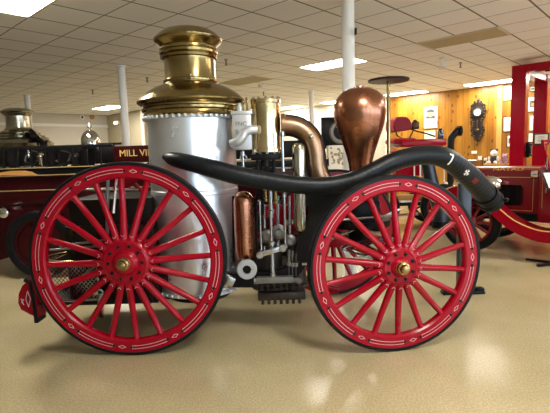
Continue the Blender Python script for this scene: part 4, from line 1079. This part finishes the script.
# wall fittings far left
for px, py, m_, lab in ((82, 117.3, 'paper', 'round white wall disc with dark centre above the silver bell, far wall'), (92.2, 117, 'wood', 'round brown wall gong above the silver bell, far wall')):
    c = onwall(px, py, RA, AH-.03); kk = 16./FOC
    q = MB(); q.ring([(.045, -.03), (.085, -.03), (.085, .03), (.045, .03)], c, -RA, 24); q.mi = 1; q.lathe([(.05, -.02), (.05, .02)], c, -RA, 20)
    o = q.build('wall_disc', [m_, 'bluesteel' if m_ == 'paper' else 'wood'], origin=c); o.location = c; tag(o, lab, 'wall disc', 'round discs on the far wall')
c = onwall(116.3, 122.8, RB, BPART-.06)
ex = thing('lit_sign', 'small lit white sign high on the tan wall left of the column', 'sign', c, math.atan2(-RA.y, -RA.x))
q = MB(); q.box((0, .02, 0), (.30, .08, .13), bev=.008); q.build('housing', 'cream', ex)
q = MB(); q.box((0, -.024, 0), (.27, .01, .10)); q.build('face', 'exitlamp', ex)

# ceiling fittings
def ceil_fit(px, py, kind, lab):
    p = atz(px, py, CZ)
    if kind == 'detector':
        t = thing('smoke_detector', lab, 'smoke detector', p); q = MB(); q.lathe([(.03, -.09), (.06, -.07), (.075, -.03), (.08, 0)], (0, 0, 0), seg=20); q.build('body', 'post', t)
    elif kind == 'head':
        t = thing('sprinkler_head', lab, 'sprinkler', p, 0, 'sprinkler heads'); q = MB(); q.lathe([(.035, -.008), (.035, 0)], seg=14); q.tube([(0, 0, -.09), (0, 0, 0)], .014, 8); q.lathe([(.03, -.1), (.03, -.094)], seg=12); q.build('head', 'greyiron', t)
    else:
        t = thing('spot_lamp', lab, 'lamp', p); q = MB(); q.lathe([(.06, -.02), (.06, 0)], seg=16); q.tube([(0, 0, -.06), (0, 0, 0)], .015, 8); q.lathe([(.03, -.05), (.055, 0), (.06, .12)], (0, 0, -.08), (-.15, -.3, -1), 18); q.build('lamp_head', 'paper', t)
    return t
ceil_fit(261, 84.5, 'detector', 'white smoke detector on the ceiling above the steam cylinder')
ceil_fit(442.5, 57.5, 'spot', 'white spot lamp hanging from the ceiling below the tan panel')
ceil_fit(226, 59.5, 'head', 'ceiling sprinkler right of the brass chimney cap')
ceil_fit(92.5, 90, 'head', 'ceiling sprinkler left of the column, at left')
ceil_fit(460.5, 62.5, 'head', 'ceiling sprinkler right of the white spot lamp')
ceil_fit(147, 77.5, 'head', 'ceiling sprinkler left of the brass chimney')
ceil_fit(263.5, 92, 'head', 'ceiling sprinkler just over the steam cylinder')
q = MB(); c = at(355.5, 31.5, 5.03); q.box(c, (.02, .06, .07), bev=.006); o = q.build('column_hook', 'black', origin=c); o.location = c; tag(o, 'black hook on the right side of the nearest white column', 'hook')

# ================================================================== camera and view
cam = bpy.data.cameras.new('camera'); co = bpy.data.objects.new('camera', cam); C.objects.link(co)
x_ = Vector((RM[0][0], RM[1][0], RM[2][0])); y_ = -Vector((RM[0][1], RM[1][1], RM[2][1])); z_ = -Vector((RM[0][2], RM[1][2], RM[2][2]))
mw = Matrix((x_, y_, z_)).transposed().to_4x4(); mw.translation = EYE; co.matrix_world = mw
cam.sensor_fit = 'HORIZONTAL'; cam.sensor_width = 36; cam.lens = FOC/550*36; cam.clip_start = .05; cam.clip_end = 100
S.camera = co
w = bpy.data.worlds.new('world'); S.world = w; w.use_nodes = True
w.node_tree.nodes['Background'].inputs[0].default_value = (.62, .80, 1., 1)
w.node_tree.nodes['Background'].inputs[1].default_value = 6.
S.view_settings.view_transform = 'Standard'; S.view_settings.look = 'None'; S.view_settings.exposure = 1.0; S.view_settings.gamma = 1
S.view_settings.use_curve_mapping = False
